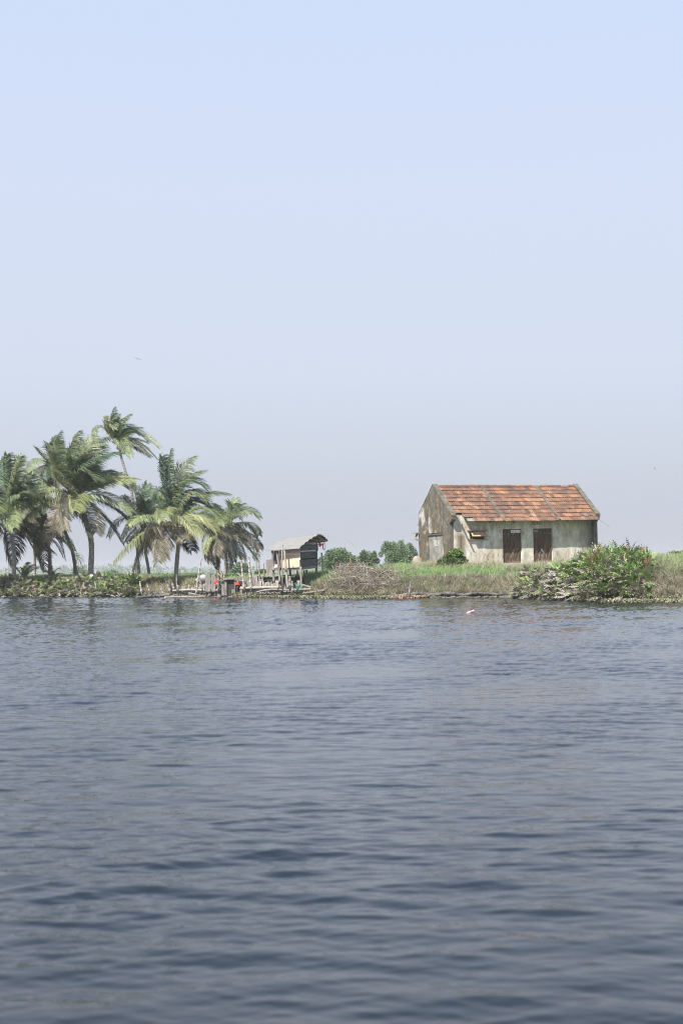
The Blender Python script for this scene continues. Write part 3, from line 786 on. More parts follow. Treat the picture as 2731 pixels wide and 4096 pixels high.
# ================================================================== leather ferns
def fern_frond(mb, b, az, ln, el, bend, col, pw=.06, pl=.3, n=8):
    h = Vector((math.cos(az), math.sin(az), 0))
    pm = b + h * (ln * .5 * math.cos(el)) + Vector((0, 0, ln * .5 * math.sin(el)))
    p2 = b + h * (ln * (.9 + .1 * bend) * math.cos(el) + ln * bend * .3) + Vector((0, 0, ln * (math.sin(el) - bend * .55)))
    pts = [bez(b, pm, p2, i / 4)[0] for i in range(5)]
    mb.col((col[0] * .9, col[1] * .8, col[2] * .9)); mb.tube(pts, [.011, .01, .008, .006, .004], 3, False)
    ref = Vector((random.uniform(-.5, .5), random.uniform(-.7, .2), 1))
    for i in range(n):
        t = .22 + .78 * i / (n - 1)
        p, T = bez(b, pm, p2, t); T.normalize()
        S = T.cross(ref)
        S = S.normalized() if S.length > .1 else Vector((1, 0, 0)); N = S.cross(T)
        for sg in ((-1, 1) if i < n - 1 else (0,)):
            D = (T * 1.05 + S * sg * .75 + N * random.uniform(-.15, .35)).normalized()
            L = pl * (1 - .35 * t) * random.uniform(.8, 1.15)
            w = D.cross(N).normalized() * (pw / 2) if sg else S * (pw / 2)
            a = p + D * L * .5; c = p + (D + Vector((0, 0, -.15))) .normalized() * L
            k = random.uniform(.75, 1.25); mb.col((col[0] * k, col[1] * k, col[2] * k))
            mb.add([p - w * .4, p + w * .4, a - w, a + w, c - w * .45, c + w * .45], [(0, 1, 3, 2), (2, 3, 5, 4)])

FG = [(.13, .24, .06), (.20, .32, .09), (.28, .37, .13), (.31, .36, .18)]
FD = [(.27, .24, .20), (.37, .335, .295), (.16, .14, .12), (.47, .44, .41), (.24, .26, .15)]
FO = [(.36, .17, .06), (.24, .11, .06), (.13, .075, .055)]
def fern_bush(name, label, n, pa, pb, ta, tb, green, lmin, lmax, rust=0, cat='fern', height=None, dfrac=.5, pn=8, pws=1.0):
    c = on_ground((pa + pb) / 2, dsh((pa + pb) / 2) + (ta + tb) / 2)
    root = empty(name, c, label, cat)
    live, dry, rus = MB(), MB(), MB()
    for k in range(n):
        px = random.uniform(pa, pb); t = ta + (tb - ta) * random.random()
        x = (px - CX) / F * (dsh(px) + t); y = float(Ys(x)) + t
        hf = height(px, t) if height else 1.0
        if hf <= 0: continue
        b = Vector((x, y, max(gz(x, y), 0) - .05))
        g = green * (.55 + .9 * (.5 + .5 * math.sin(px * .045 + t * 1.7) * math.sin(px * .021 + 2)))
        if t < 1.3: g *= .6
        for j in range(random.randint(4, 7)):
            az = random.uniform(0, 6.283) if random.random() < .6 else random.uniform(3.6, 5.8)
            isg = random.random() < g
            mbk, col = (live, random.choice(FG)) if isg else (dry, random.choice(FD))
            el = random.uniform(.55, 1.45) if isg else random.uniform(.1, 1.3)
            fern_frond(mbk, b + Vector((random.uniform(-.15, .15), random.uniform(-.15, .15), random.uniform(0, .25) * hf)), az, random.uniform(lmin, lmax) * hf, el, random.uniform(.1, .6), col,
                       random.uniform(.045, .065) * pws, random.uniform(.2, .31) * pws, pn)
    for k in range(rust):
        px, t = random.uniform(*RUST[:2]), random.uniform(*RUST[2:])
        x = (px - CX) / F * (dsh(px) + t); y = float(Ys(x)) + t
        fern_frond(rus, Vector((x, y, gz(x, y) + .2)), random.uniform(0, 6.28), random.uniform(1.0, 1.35) * (height(px, t) if height else 1), random.uniform(1.2, 1.5), .15, random.choice(FO if px < 2370 else FO[1:] + [(.07, .05, .045)]), .045, .16, 9)
    live.build('green_fronds', M['fern'], root); dry.build('withered_fronds', M['fern'], root)
    if rust: rus.build('rusty_fronds', M['fern'], root)
    return root
RUST = (2295, 2600, 1.2, 4.5)
def hbig(px, t): return float(np.interp(px, [2230, 2290, 2325, 2450, 2540, 2575, 2600], [.45, .72, .92, .98, .9, .75, .4])) * (1 if t > .8 else .75)
fern_bush('fern_bush', 'tall green fern bush with rusty upright fronds in front of the house end', 290, 2250, 2585, .0, 5.4, .66, .75, 1.25, 34, height=hbig)
def hlow(px, t): return float(np.interp(px, [2050, 2100, 2200, 2300], [.35, .6, .8, .9]))
fern_bush('fern_bush', 'low sprawling fern bush with many greyish fronds before the second door', 120, 2060, 2280, -.05, 2.4, .45, .55, .95, height=hlow)
RUST = (-20, 330, .8, 2.4)
fern_bush('fern_thicket', 'long dull fern thicket hanging over the water below the left palms', 470, -260, 332, -.15, 2.3, .34, .40, .74, pws=.78,  height=lambda px, t: .72 + .25 * math.sin(px * .03) * math.sin(px * .011 + 1))
fern_bush('fern_thicket', 'short fern thicket with brighter green fronds between two groups of stakes', 170, 345, 552, -.1, 2.4, .48, .42, .82, pws=.8,  height=lambda px, t: .8 + .2 * math.sin(px * .05))

# weeds with seed heads in front of the house
mb = MB()
for k in range(46):
    px = random.uniform(1930, 2330); d = dsh(px) + random.uniform(5, 6.5)
    if px > 2150: d += 2.0
    b = on_ground(px, d); L = random.uniform(.6, 1.15)
    tip = b + Vector((random.uniform(.0, .35), random.uniform(-.1, .1), L)); md = (b + tip) / 2 + Vector((-.03, 0, .05))
    mb.col(random.choice([(.36, .31, .22), (.22, .17, .11), (.45, .40, .31)])); mb.tube([b, md, tip], [.008, .007, .005], 3, False)
    for j in range(9):
        q = md.lerp(tip, .35 + .65 * j / 8); dv = Vector((random.uniform(-.5, 1), random.uniform(-.6, .6), random.uniform(.1, 1))).normalized() * random.uniform(.05, .12)
        w = Vector((.011, 0, .006)); mb.add([q - w, q + w, q + dv], [(0, 1, 2)])
tag(mb.build('tall_weeds', M['grass']), 'dry seeding weeds standing in front of the house wall', 'weeds', kind='stuff')

# ================================================================== heap of dead branches
root = empty('brushwood_heap', on_ground(1440, dsh(1440) + 1.8), 'grey heap of tangled dead branches on the bank between hut and house', 'branch heap')
mb = MB(); big = MB()
for k in range(2100):
    px = random.gauss(1470, 90)
    if not 1315 < px < 1665: continue
    px0 = px
    t = random.uniform(.3, 3.4); d = dsh(px) + t
    b = on_ground(px, d)
    top = float(np.interp(px, [1315, 1360, 1410, 1480, 1560, 1665], [.6, 1.2, 1.15, .9, .8, .3]))
    z = b.z * .75 + random.uniform(0, top * (1.1 if t < 2.6 else .9))
    az = random.uniform(0, 6.28); ln = random.uniform(.35, 1.0)
    h = Vector((math.cos(az), math.sin(az) * .6, random.uniform(-.55, .75))).normalized()
    p = Vector((b.x, b.y, z)) - h * ln * .5
    pts = [p]
    for j in range(4):
        h = (h + Vector((random.uniform(-.5, .5), random.uniform(-.4, .4), random.uniform(-.45, .4)))).normalized()
        pts.append(pts[-1] + h * ln / 4)
    for q in pts: q.z = max(q.z, .12)
    k_ = random.uniform(.6, 1.25)
    mb.col(tuple(c * k_ for c in random.choice([(.34, .295, .25), (.40, .365, .32), (.22, .19, .16), (.27, .22, .175)])))
    r = random.choice([.006, .008, .010, .013, .02]); mb.tube(pts, [r, r, r * .85, r * .7, r * .4], 4, False)
mb.build('branches', M['twig'], root)
mb = MB().col((.45, .42, .36))     # thin bare shoots rising out of it
for (u0, v0), (u1, v1), (u2, v2) in (((400, 210), (385, 160), (345, 125)), ((385, 150), (395, 110), (380, 62)), ((385, 155), (345, 110), (305, 90)), ((400, 280), (402, 240), (398, 200))):
    mb.tube([P(1250 + u * .4464, 2120 + v * .4464, 80.5) for u, v in ((u0, v0), (u1, v1), (u2, v2))], [.014, .01, .006], 4)
mb.col((.2, .17, .14)); mb.tube([P(1250 + u * .4464, 2120 + v * .4464, 79.6) for u, v in ((590, 415), (620, 385), (690, 360))], [.05, .05, .03], 6)
mb.tube([P(1250 + u * .4464, 2120 + v * .4464, 79.6) for u, v in ((850, 420), (880, 400), (915, 378))], [.02, .018, .012], 5)
mb.build('bare_shoots', M['twig'], root)

# ================================================================== the house
house = empty('house', HO, 'old plastered house with red clay tile roof and two brown doors', 'house')
house.matrix_world = Matrix.Translation(HO) @ Matrix.Rotation(R(-.7), 4, 'Y') @ Matrix.Rotation(TH, 4, 'Z')
SL = (4.66 - 2.95) / (HD / 2)           # roof slope
RZ = 4.585; WT = RZ - SL * HD / 2
def hb(mb, name, mat, parent=house, smooth=False): return mb.build(name, mat, parent, smooth, True)
def fx(px):                             # photo column -> position along the front wall
    a = (px - CX) / F
    return (a * 83.0 - HO.x) / (math.cos(TH) - a * math.sin(TH))
def fz(px, py):
    x = fx(px); d = 83 + x * math.sin(TH)
    return P(px, py, d).z - HO.z - x * .0122 * .945
H5 = lambda u, v: (fx(1640 + u * .49745), fz(1640 + u * .49745, 1900 + v * .49745))

def wall_holes(mb, xs, zs, holes, th, recess=None, f=lambda x, y, z: (x, y, z)):
    xs = sorted(set(xs + [h[0] for h in holes] + [h[1] for h in holes])); zs = sorted(set(zs + [h[2] for h in holes] + [h[3] for h in holes]))
    ins = lambda x, z: any(h[0] < x < h[1] and h[2] < z < h[3] for h in holes)
    for i in range(len(xs) - 1):
        for j in range(len(zs) - 1):
            if ins((xs[i] + xs[i + 1]) / 2, (zs[j] + zs[j + 1]) / 2): continue
            x0, x1, z0, z1 = xs[i], xs[i + 1], zs[j], zs[j + 1]
            mb.add([f(x, y, z) for x, y, z in ((x0, 0, z0), (x1, 0, z0), (x1, 0, z1), (x0, 0, z1))], [(0, 1, 2, 3)])
            mb.add([f(x, y, z) for x, y, z in ((x0, th, z0), (x1, th, z0), (x1, th, z1), (x0, th, z1))], [(3, 2, 1, 0)])
    for x0, x1, z0, z1 in holes + [(xs[0], xs[-1], zs[0], zs[-1])]:
        c = [(x0, z0), (x1, z0), (x1, z1), (x0, z1)]
        for k in range(4):
            (a, b_), (c_, d_) = c[k], c[(k + 1) % 4]
            mb.add([f(a, 0, b_), f(c_, 0, d_), f(c_, th, d_), f(a, th, b_)], [(0, 1, 2, 3)])

d1 = (H5(748, 0)[0], H5(899, 0)[0], -.05, H5(748, 435)[1]); d2 = (H5(993, 0)[0], H5(1147, 0)[0], -.05, H5(1040, 430)[1])
wn = (H5(482, 0)[0], H5(604, 0)[0], H5(540, 515)[1], H5(540, 450)[1])
mb = MB(); wall_holes(mb, [.26, HW - .26], [-.5, WT - .02], [d1, d2, wn], .24)
# rough patch edges: a slightly proud layer of old render on the left bit of the wall
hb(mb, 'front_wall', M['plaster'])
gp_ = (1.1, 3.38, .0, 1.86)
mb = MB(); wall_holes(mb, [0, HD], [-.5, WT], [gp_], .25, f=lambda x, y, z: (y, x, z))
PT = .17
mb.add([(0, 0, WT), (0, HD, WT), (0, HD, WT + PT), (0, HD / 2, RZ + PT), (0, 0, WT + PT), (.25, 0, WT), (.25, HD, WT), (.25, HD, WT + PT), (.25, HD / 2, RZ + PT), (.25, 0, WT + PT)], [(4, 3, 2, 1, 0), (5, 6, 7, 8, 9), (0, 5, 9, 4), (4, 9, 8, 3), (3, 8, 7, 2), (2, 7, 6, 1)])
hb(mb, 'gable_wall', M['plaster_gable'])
mb = MB(); mb.box(.10, .24, 1.102, 3.378, .002, 1.73); o = hb(mb, 'blocked_doorway', M['plaster_panel'])
mb = MB(); mb.box(.03, .10, 1.12, 3.36, 1.735, 1.855); hb(mb, 'lintel', M['concrete'], o)
mb = MB(); mb.add([(HW - .25, 0, -.5), (HW - .25, HD, -.5), (HW - .25, HD, WT + PT), (HW - .25, HD / 2, RZ + PT), (HW - .25, 0, WT + PT), (HW, 0, -.5), (HW, HD, -.5), (HW, HD, WT + PT), (HW, HD / 2, RZ + PT), (HW, 0, WT + PT)],
                  [(4, 3, 2, 1, 0), (5, 6, 7, 8, 9), (0, 1, 6, 5), (1, 2, 7, 6), (2, 3, 8, 7), (3, 4, 9, 8), (4, 0, 5, 9)])
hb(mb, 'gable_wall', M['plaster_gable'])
mb = MB(); mb.box(.26, HW - .26, HD - .24, HD, -.5, WT - .02); hb(mb, 'back_wall', M['plaster'])

# roof tiles
Yr, Y0 = HD / 2, -.68
Lr = math.hypot(Yr - Y0, (Yr - Y0) * SL); nrow = 9
cosr, sinr = 1 / math.hypot(1, SL), SL / math.hypot(1, SL)
def rp(x, s, h, back=False):            # point on the roof: x along, s up from the eave, h above the slope
    y = Y0 + s * cosr - h * sinr; z = RZ - (Yr - Y0) * SL + s * sinr + h * cosr + .05
    return (x, HD - y if back else y, z)
TC = [(.29, .163, .103), (.245, .14, .092), (.20, .118, .085), (.335, .185, .11), (.15, .096, .078), (.12, .085, .075), (.32, .235, .18)]
def tiles(back):
    mb = MB(); rl = Lr / nrow; tw = .262
    nt_ = int((HW - .5) / tw)
    r2 = random.Random(3)
    run = 0
    for k in range(nrow):
        for i in range(nt_):
            x0 = .25 + i * (HW - .5) / nt_; x1 = x0 + (HW - .5) / nt_
            if not back and ((k == 0 and x0 < 1.05) or (k == 1 and x0 < .72)): continue
            if r2.random() < .7: col = r2.choice(TC[:4])
            else: col = r2.choice(TC)
            f = r2.uniform(.8, 1.2); mb.col(tuple(c * f for c in col))
            j1, j2 = r2.uniform(-.012, .012), r2.uniform(-.014, .014)
            sag = -.035 * math.sin(math.pi * x0 / HW) * (1 - k / nrow)
            n = 8; vs = []
            for q in range(n + 1):
                x = x0 + (x1 - x0) * q / n
                pr = .026 * abs(math.sin(math.pi * 2 * q / n)) if q < n else 0
                s0 = k * rl - .05 + j2; s1 = (k + 1) * rl + .01
                vs += [rp(x, s0, pr + .012 + j1 + sag, back), rp(x, s0, pr + .05 + j1 + sag, back), rp(x, s1, pr + .004 + sag, back)]
            fs = []
            for q in range(n):
                a = q * 3; b_ = a + 3
                fs += [(a, b_, b_ + 1, a + 1), (a + 1, b_ + 1, b_ + 2, a + 2)]
            mb.add(vs, fs)
    return mb
roof = hb(tiles(False), 'front_roof', M['tile'])
mb = MB(); x_a = [rp(.9, .05, -.03), rp(HW - .27, .05, -.03), rp(HW - .27, Lr - .02, -.03), rp(.9, Lr - .02, -.03), rp(.27, .98, -.03), rp(.9, .98, -.03), rp(.9, Lr - .02, -.032), rp(.27, Lr - .02, -.032)]
mb.add(x_a, [(0, 1, 2, 3), (4, 5, 6, 7)]); hb(mb, 'light_leak_sheet', M['grey_wood'], roof)  # unseen sheet added under the tiles to stop light leaking through
hb(tiles(True), 'back_roof', M['tile'])
mb = MB()
n_ = 19
for i in range(n_):                     # half-round ridge tiles, lapped
    x0 = .28 + i * (HW - .56) / n_; x1 = x0 + (HW - .56) / n_ + .03
    f = random.uniform(.8, 1.15); mb.col(tuple(c * f for c in random.choice(TC[:4] + TC[6:])))
    dz = random.uniform(-.012, .015); vs = []
    for x, r in ((x0, .125), (x1, .15), (x1, .115)):
        for q in range(9):
            a = math.pi * q / 8; vs.append((x, Yr + math.cos(a) * r, RZ + .03 + dz + math.sin(a) * r * .95))
    mb.add(vs, [(j * 9 + q, j * 9 + q + 1, (j + 1) * 9 + q + 1, (j + 1) * 9 + q) for j in range(2) for q in range(8)])
hb(mb, 'ridge_tiles', M['tile'], roof)
for fr in (.318, .713):                 # mortar bands over the front slope
    xb = .25 + (HW - .5) * fr; mb = MB()
    m_ = 14; vs = []
    for j in range(m_ + 1):
        s = (Lr + .02) * j / m_ - .02; wv = .015 * math.sin(j * 2.3)
        vs += [rp(xb - .09 + wv, s, .01), rp(xb - .08 + wv, s, .085), rp(xb + .08 + wv, s, .085), rp(xb + .09 + wv, s, .01)]
    mb.add(vs, [(j * 4 + q, j * 4 + q + 1, j * 4 + q + 5, j * 4 + q + 4) for j in range(m_) for q in range(3)] + [(0, 1, 2, 3)])
    hb(mb, 'mortar_band', M['concrete'], roof)
for xa, xb, nm in ((-.012, .29, 'l'), (HW - .29, HW + .012, 'r')):     # parapets on both gables
    mb = MB()
    for sg in (0, 1):
        m_ = 10; vs = []; yl = .0 if sg else -.36
        for j in range(m_ + 1):
            y = yl + (Yr - yl) * j / m_; zb = RZ - (Yr - y) * SL; w_ = random.uniform(-.012, .012)
            yy = HD - y if sg else y
            vs += [(xa + w_, yy, zb + .165), (xa + w_, yy, zb + .215), (xb + w_, yy, zb + .225), (xb + w_, yy, zb + .02)]
        fs = [(j * 4 + q, j * 4 + (q + 1) % 4, j * 4 + 4 + (q + 1) % 4, j * 4 + 4 + q) for j in range(m_) for q in range(4)] + [(0, 1, 2, 3)]
        mb.add(vs, fs)
    hb(mb, 'gable_parapet', M['concrete'])
    mb = MB(); a_, b_ = xa + .014, xb - .03; zt = lambda y: RZ - (Yr - y) * SL + .16
    pts_ = [(-.003, 2.30), (-.003, zt(-.003)), (-.34, zt(-.34)), (-.34, zt(-.34) - .22), (-.30, zt(-.34) - .30), (-.12, 2.42)]
    mb.add([(a_, y, z) for y, z in pts_] + [(b_, y, z) for y, z in pts_], [tuple(range(6)), tuple(range(11, 5, -1))] + [(i, (i + 1) % 6, (i + 1) % 6 + 6, i + 6) for i in range(6)])
    hb(mb, 'parapet_bracket', M['plaster_gable'])
for x in (.50, 2.35, 3.9, 5.6, 7.4, 8.9):       # rafter tails under the eave
    mb = MB(); e = -.74
    L_ = [(x, y, RZ - (Yr - y) * SL - .10) for y in ((-.74 if x < 1 else e + .12), .0)]
    mb.bar(L_[0], L_[1], .07, .09); hb(mb, 'rafter', M['grey_wood'])
mb = MB(); mb.bar((HW - .22, -.55, 2.47), (HW + .28, -.95, 2.02), .13, .03); hb(mb, 'loose_board', M['grey_wood'])

# doors
def door(dd, leaves, padlock):
    x0, x1, z0, z1 = dd; mid = x0 + (x1 - x0) * leaves
    mb = MB()
    for a, b_, yo in ((x0 + .012, mid - .006, .13), (mid + .006, x1 - .012, .12)):
        n = 3 if b_ - a > .5 else 2
        for i in range(n):
            p, q = a + (b_ - a) * i / n, a + (b_ - a) * (i + 1) / n
            mb.box(p + .003, q - .003, yo + random.uniform(-.004, .004), yo + .045, z0, z1 - .07)
    d_ = hb(mb, 'door', M['door_wood'])
    mb = MB(); mb.box(x0 + .002, x1 - .002, .10, .19, z1 - .068, z1 - .004); hb(mb, 'door_frame', M['door_wood'], d_)
    for i in range(3):
        xx = x0 + (x1 - x0) * (.12 + .25 * i + (.28 if padlock else 0)); mb = MB()
        if xx < x1 - .05:
            mb.tube([(xx, .118, z1 - .28), (xx, .10, z1 - .28)], .02, 8); hb(mb, 'door_stud', M['steel'], d_)
    return d_
D1, D2 = door(d1, .47, False), door(d2, .38, True)
xm = d1[0] + (d1[1] - d1[0]) * .55
mb = MB(); mb.tube([(xm + .05 * math.cos(a), .10, .92 + .06 * math.sin(a)) for a in [i * 6.283 / 10 for i in range(11)]], .009, 5, False); hb(mb, 'pull_ring', M['metal'], D1)
xm = d2[0] + (d2[1] - d2[0]) * .40
mb = MB(); mb.bar((xm - .17, .10, .86), (xm + .30, .10, .87), .025, .03); hb(mb, 'bolt_bar', M['metal'], D2)
mb = MB(); mb.box(xm + .04, xm + .12, .07, .10, .62, .74); mb.tube([(xm + .08 + .028 * math.cos(a), .085, .74 + .06 * math.sin(a)) for a in [i * math.pi / 8 for i in range(9)]], .008, 5); hb(mb, 'padlock', M['steel'], D2)

def strokes(name, lines, mat, parent, xf, w=.03, th=.006):
    mb = MB()
    for ln in lines:
        for (a, b_), (c, d_) in zip(ln[:-1], ln[1:]): mb.bar(xf(a, b_), xf(c, d_), w, th, up=(xf(0, 0, 1) - xf(0, 0, 0)))
    return hb(mb, name, mat, parent)
def front_xf(x0, z0, s): return lambda a, b_, o=0: Vector((x0 + a * s, -.004 - o, z0 + b_ * s))
GL = {'N': [[(0, 0), (0, 1), (.6, 0), (.6, 1)]], '4': [[(.45, 0), (.45, 1), (0, .35), (.65, .35)]], 'K': [[(0, 0), (0, 1)], [(.55, 1), (0, .5), (.6, 0)]],
      'T': [[(0, 1), (.6, 1)], [(.3, 1), (.3, 0)]], 'R': [[(0, 0), (0, 1), (.5, .95), (.5, .55), (0, .5), (.55, 0)]], 'L': [[(0, 1), (0, 0), (.45, 0)]], 'I': [[(.15, 0), (.15, 1)]],
      'F': [[(0, 0), (0, 1), (.5, 1)], [(0, .52), (.4, .52)]], 'c': [[(.4, .55), (.2, .65), (.02, .45), (.02, .18), (.2, 0), (.4, .08)]], '2': [[(.02, .8), (.25, 1), (.45, .8), (.0, 0), (.5, 0)]],
      'E': [[(.5, 1), (0, 1), (0, 0), (.5, 0)], [(0, .52), (.4, .52)]], 'o': [[(.02, .3), (.2, .62), (.4, .3), (.2, 0), (.02, .3)]], 'm': [[(0, 0), (0, .6), (.25, .6), (.25, 0), (.25, .6), (.5, .6), (.5, 0)]]}
def word(txt, step=.78):
    out = []
    for i, ch in enumerate(txt):
        for ln in GL.get(ch, []): out.append([(a + i * step, b_) for a, b_ in ln])
    return out
x_, z_ = H5(995, 398)
strokes('graffiti', word('N4K', .95), M['charcoal'], house, front_xf(x_, z_ - .02, .21), .022)
# chalk scrawl on the blocked doorway
def gable_xf(y0, z0, s): return lambda a, b_, o=0: Vector((.096 - o, y0 - a * s, z0 + b_ * s))
strokes('chalk_letters', word('TRLIF', .72), M['chalk'], house, gable_xf(2.62, 1.1, .30), .026)
# small plates over the doors
xp = d1[0] + (d1[1] - d1[0]) * .47
mb = MB(); mb.box(xp, d1[1] - .03, .085, .10, d1[3] - .23, d1[3] - .05); pl_ = hb(mb, 'number_plate', M['chalk'], D1)
strokes('plate_lettering', word('cc 2', .62), M['letter'], pl_, lambda a, b_, o=0: Vector((xp + .1 + a * .08, .082 - o, d1[3] - .17 + b_ * .07)), .011, .004)
mb = MB(); mb.box(d2[0] + .06, d2[0] + .38, .10, .115, d2[3] - .22, d2[3] - .08); hb(mb, 'door_plate', M['grey_wood'], D2)

# window with a propped slatted shutter
x0, x1, z0, z1 = wn
mb = MB()
for a, b_ in ((x0, x0 + .06), (x1 - .06, x1)): mb.box(a, b_, .02, .10, z0, z1)
for i in range(1, 5): xx = x0 + (x1 - x0) * i / 5; mb.box(xx - .02, xx + .02, .05, .08, z0, z1)
win = hb(mb, 'window', M['brown_wood'])
mb = MB(); mb.box(x0 - .15, x1 + .12, -.20, .10, z1 + .002, z1 + .06); hb(mb, 'window_hood', M['brown_wood'], win)
mb = MB(); mb.box(x0 - .15, x1 + .10, -.12, .10, z0 - .045, z0 - .002); hb(mb, 'window_sill', M['brown_wood'], win)
mb = MB(); ht = z1 - z0
for i in range(7):
    f0, f1 = i / 7, (i + 1) / 7 + .02
    ya, yb = -.02 - .30 * f0, -.02 - .30 * f1; za, zb = z1 - ht * .66 * f0, z1 - ht * .66 * f1
    mb.slab([(x0 + .04, yb, zb), (x1 - .02, yb, zb), (x1 - .02, ya - .012, za), (x0 + .04, ya - .012, za)], .012)
hb(mb, 'window_shutter', M['shutter_wood'], win)
# little hood sticking out at the back corner
mb = MB(); mb.bar((-.05, HD + .03, 1.95), (-.32, HD + .03, 1.93), .5, .04); mb.bar((-.05, HD - .1, 1.50), (-.26, HD - .1, 1.55), .3, .04); mb.slab([(-.26, HD - .15, 1.55), (-.26, HD + .15, 1.55), (-.10, HD + .15, 1.93), (-.10, HD - .15, 1.93)], .03)
hb(mb, 'side_hood', M['brown_wood'])
# boulder by the gable
def lump(name, c, r, mat, label, cat, group=None, sq=(1, 1, 1), seed=1):
    rr = random.Random(seed); mb = MB(); vs = []; n, m_ = 14, 9
    for i in range(m_ + 1):
        for j in range(n):
            th, ph = math.pi * i / m_, 2 * math.pi * j / n
            k = r * (1 + .18 * math.sin(th * 3 + seed) * math.sin(ph * 2 + seed) + rr.uniform(-.07, .07))
            vs.append((c[0] + k * sq[0] * math.sin(th) * math.cos(ph), c[1] + k * sq[1] * math.sin(th) * math.sin(ph), c[2] + k * sq[2] * math.cos(th)))
    mb.add(vs, [(i * n + j, i * n + (j + 1) % n, (i + 1) * n + (j + 1) % n, (i + 1) * n + j) for i in range(m_) for j in range(n)])
    return tag(centre(mb.build(name, mat, None, True)), label, cat, group)
lump('boulder', P(1668, 2262, 86.5), .42, M['rock'], 'pale brown boulder leaning on the corner of the stained gable wall', 'rock', None, (.8, .8, 1.3), 3)

# ================================================================== stilt hut
Q4 = lambda u, v, d: P(1000 + u * .2551, 2080 + v * .2551, d)
hut = empty('stilt_hut', on_ground(1180, 82.6), 'small wooden hut on stilts with grey sheet roof and beige wall', 'hut')
def hm_(mb, name, mat, parent=hut, smooth=False): return mb.build(name, mat, parent, smooth)
DF = lambda u: 82.0 + (790 - u) / 335 * 1.15         # depth along the front wall
DS = lambda u: 82.0 + (u - 790) / 275 * 1.45         # depth along the plank side
def roof_sheet(name, e0, e1, r0, r1, ribs, amp=.028):
    mb = MB(); n, m_ = 60, 14; vs = []
    for th in (0, -.012):
        for i in range(n + 1):
            f = i / n
            for j in range(m_ + 1):
                g = j / m_
                g2 = g * (1 - .0) + 0
                p = e0.lerp(e1, g2).lerp(r0.lerp(r1, g2), f)
                up = amp * 1.7 * (abs(math.sin(math.pi * ribs * f)) ** .6 * 1.4 - .5) + .06 * math.sin(math.pi * f)
                vs.append(p + Vector((0, -up * .35, up + th)))
    W_ = m_ + 1; o = (n + 1) * W_
    fs = [(i * W_ + j, i * W_ + j + 1, (i + 1) * W_ + j + 1, (i + 1) * W_ + j) for i in range(n) for j in range(m_)]
    fs += [tuple(x + o for x in f[::-1]) for f in fs]
    ring = [i for i in range(m_ + 1)] + [i * W_ + m_ for i in range(1, n + 1)] + [n * W_ + j for j in range(m_ - 1, -1, -1)] + [i * W_ for i in range(n - 1, 0, -1)]
    fs += [(ring[k], ring[(k + 1) % len(ring)], ring[(k + 1) % len(ring)] + o, ring[k] + o) for k in range(len(ring))]
    mb.add(vs, fs); return hm_(mb, name, M['sheet_roof'])
e0, e1, r1, r0 = Q4(240, 476, 83.2), Q4(775, 440, 81.5), Q4(1090, 222, 82.6), Q4(525, 310, 84.6)
roof_sheet('roof_sheet', e0, e1, r0, r1, 5)
roof_sheet('roof_sheet', Q4(700, 420, 86.0), Q4(1222, 325, 84.2), r0 + Vector((0, .02, -.02)), r1 + Vector((0, .02, -.02)), 4)
def qslab(name, pts, th, mat, parent=hut):
    mb = MB(); mb.slab([Q4(*p) for p in pts], th); return hm_(mb, name, mat, parent)
qslab('front_panel', [(455, 757, DF(455)), (790, 740, DF(790)), (788, 535, DF(790)), (455, 537, DF(455))], .025, M['panel'])
qslab('front_panel', [(455, 533, DF(455) + .02), (785, 531, DF(790) + .02), (785, 446, DF(790) + .02), (455, 462, DF(455) + .02)], .025, M['panel'])
for (a, b_, c, d_) in (((790, 487), (1068, 478), (1066, 372), (788, 400)), ((795, 604), (1058, 590), (1058, 484), (793, 492)), ((785, 735), (1064, 716), (1062, 612), (783, 622))):
    qslab('side_plank', [(a[0], a[1], DS(a[0])), (b_[0], b_[1], DS(b_[0])), (c[0], c[1], DS(c[0])), (d_[0], d_[1], DS(d_[0]))], .035, M['dark_wood'])
mb = MB()
for i in range(13):                                   # lattice strip over the planks
    u = 850 + i * 14; mb.bar(Q4(u, 378 - i * .7, DS(u)), Q4(u + 10, 360 - i * .7, DS(u + 10)), .012, .012); mb.bar(Q4(u + 10, 378 - i * .7, DS(u)), Q4(u, 360 - i * .7, DS(u + 10)), .012, .012)
hm_(mb, 'lattice', M['white'])
qslab('back_wall', [(560, 735, 84.6), (1030, 715, 83.6), (1030, 560, 83.6), (560, 560, 84.6)], .03, M['dark_wood'])
qslab('left_wall', [(375, 640, 84.2), (452, 650, 84.5), (452, 478, 84.5), (375, 480, 84.2)], .03, M['dark_wood'])
qslab('floor_beam', [(470, 790, DF(470) + .05), (800, 775, 82.05), (800, 742, 82.05), (470, 760, DF(470) + .05)], .12, M['dark_wood'])
qslab('floor_beam', [(800, 780, DS(800) + .05), (1065, 752, DS(1060)), (1065, 728, DS(1060)), (800, 742, DS(800) + .05)], .10, M['grey_wood'])
mb = MB(); pf = [Q4(470, 745, DF(470) + .1), Q4(795, 742, 82.15), Q4(1055, 722, DS(1055) + .05), Q4(560, 740, 84.5)]
mb.add(pf + [p - Vector((0, 0, .05)) for p in pf], [(0, 1, 2, 3), (7, 6, 5, 4), (0, 4, 5, 1), (1, 5, 6, 2), (2, 6, 7, 3), (3, 7, 4, 0)]); hm_(mb, 'floor', M['dark_wood'])
def hpost(a, b_, r0_, r1_, mat, rough=0, name='stilt'):
    mb = MB(); p, q = Q4(*a), Q4(*b_); n = 12
    mb.tube([p.lerp(q, i / n) + Vector((random.uniform(-rough, rough), 0, 0)) for i in range(n + 1)], [(r0_ + (r1_ - r0_) * i / n) * (1 + random.uniform(-rough, rough) * 6) for i in range(n + 1)], 8)
    return hm_(mb, name, mat, hut, True)
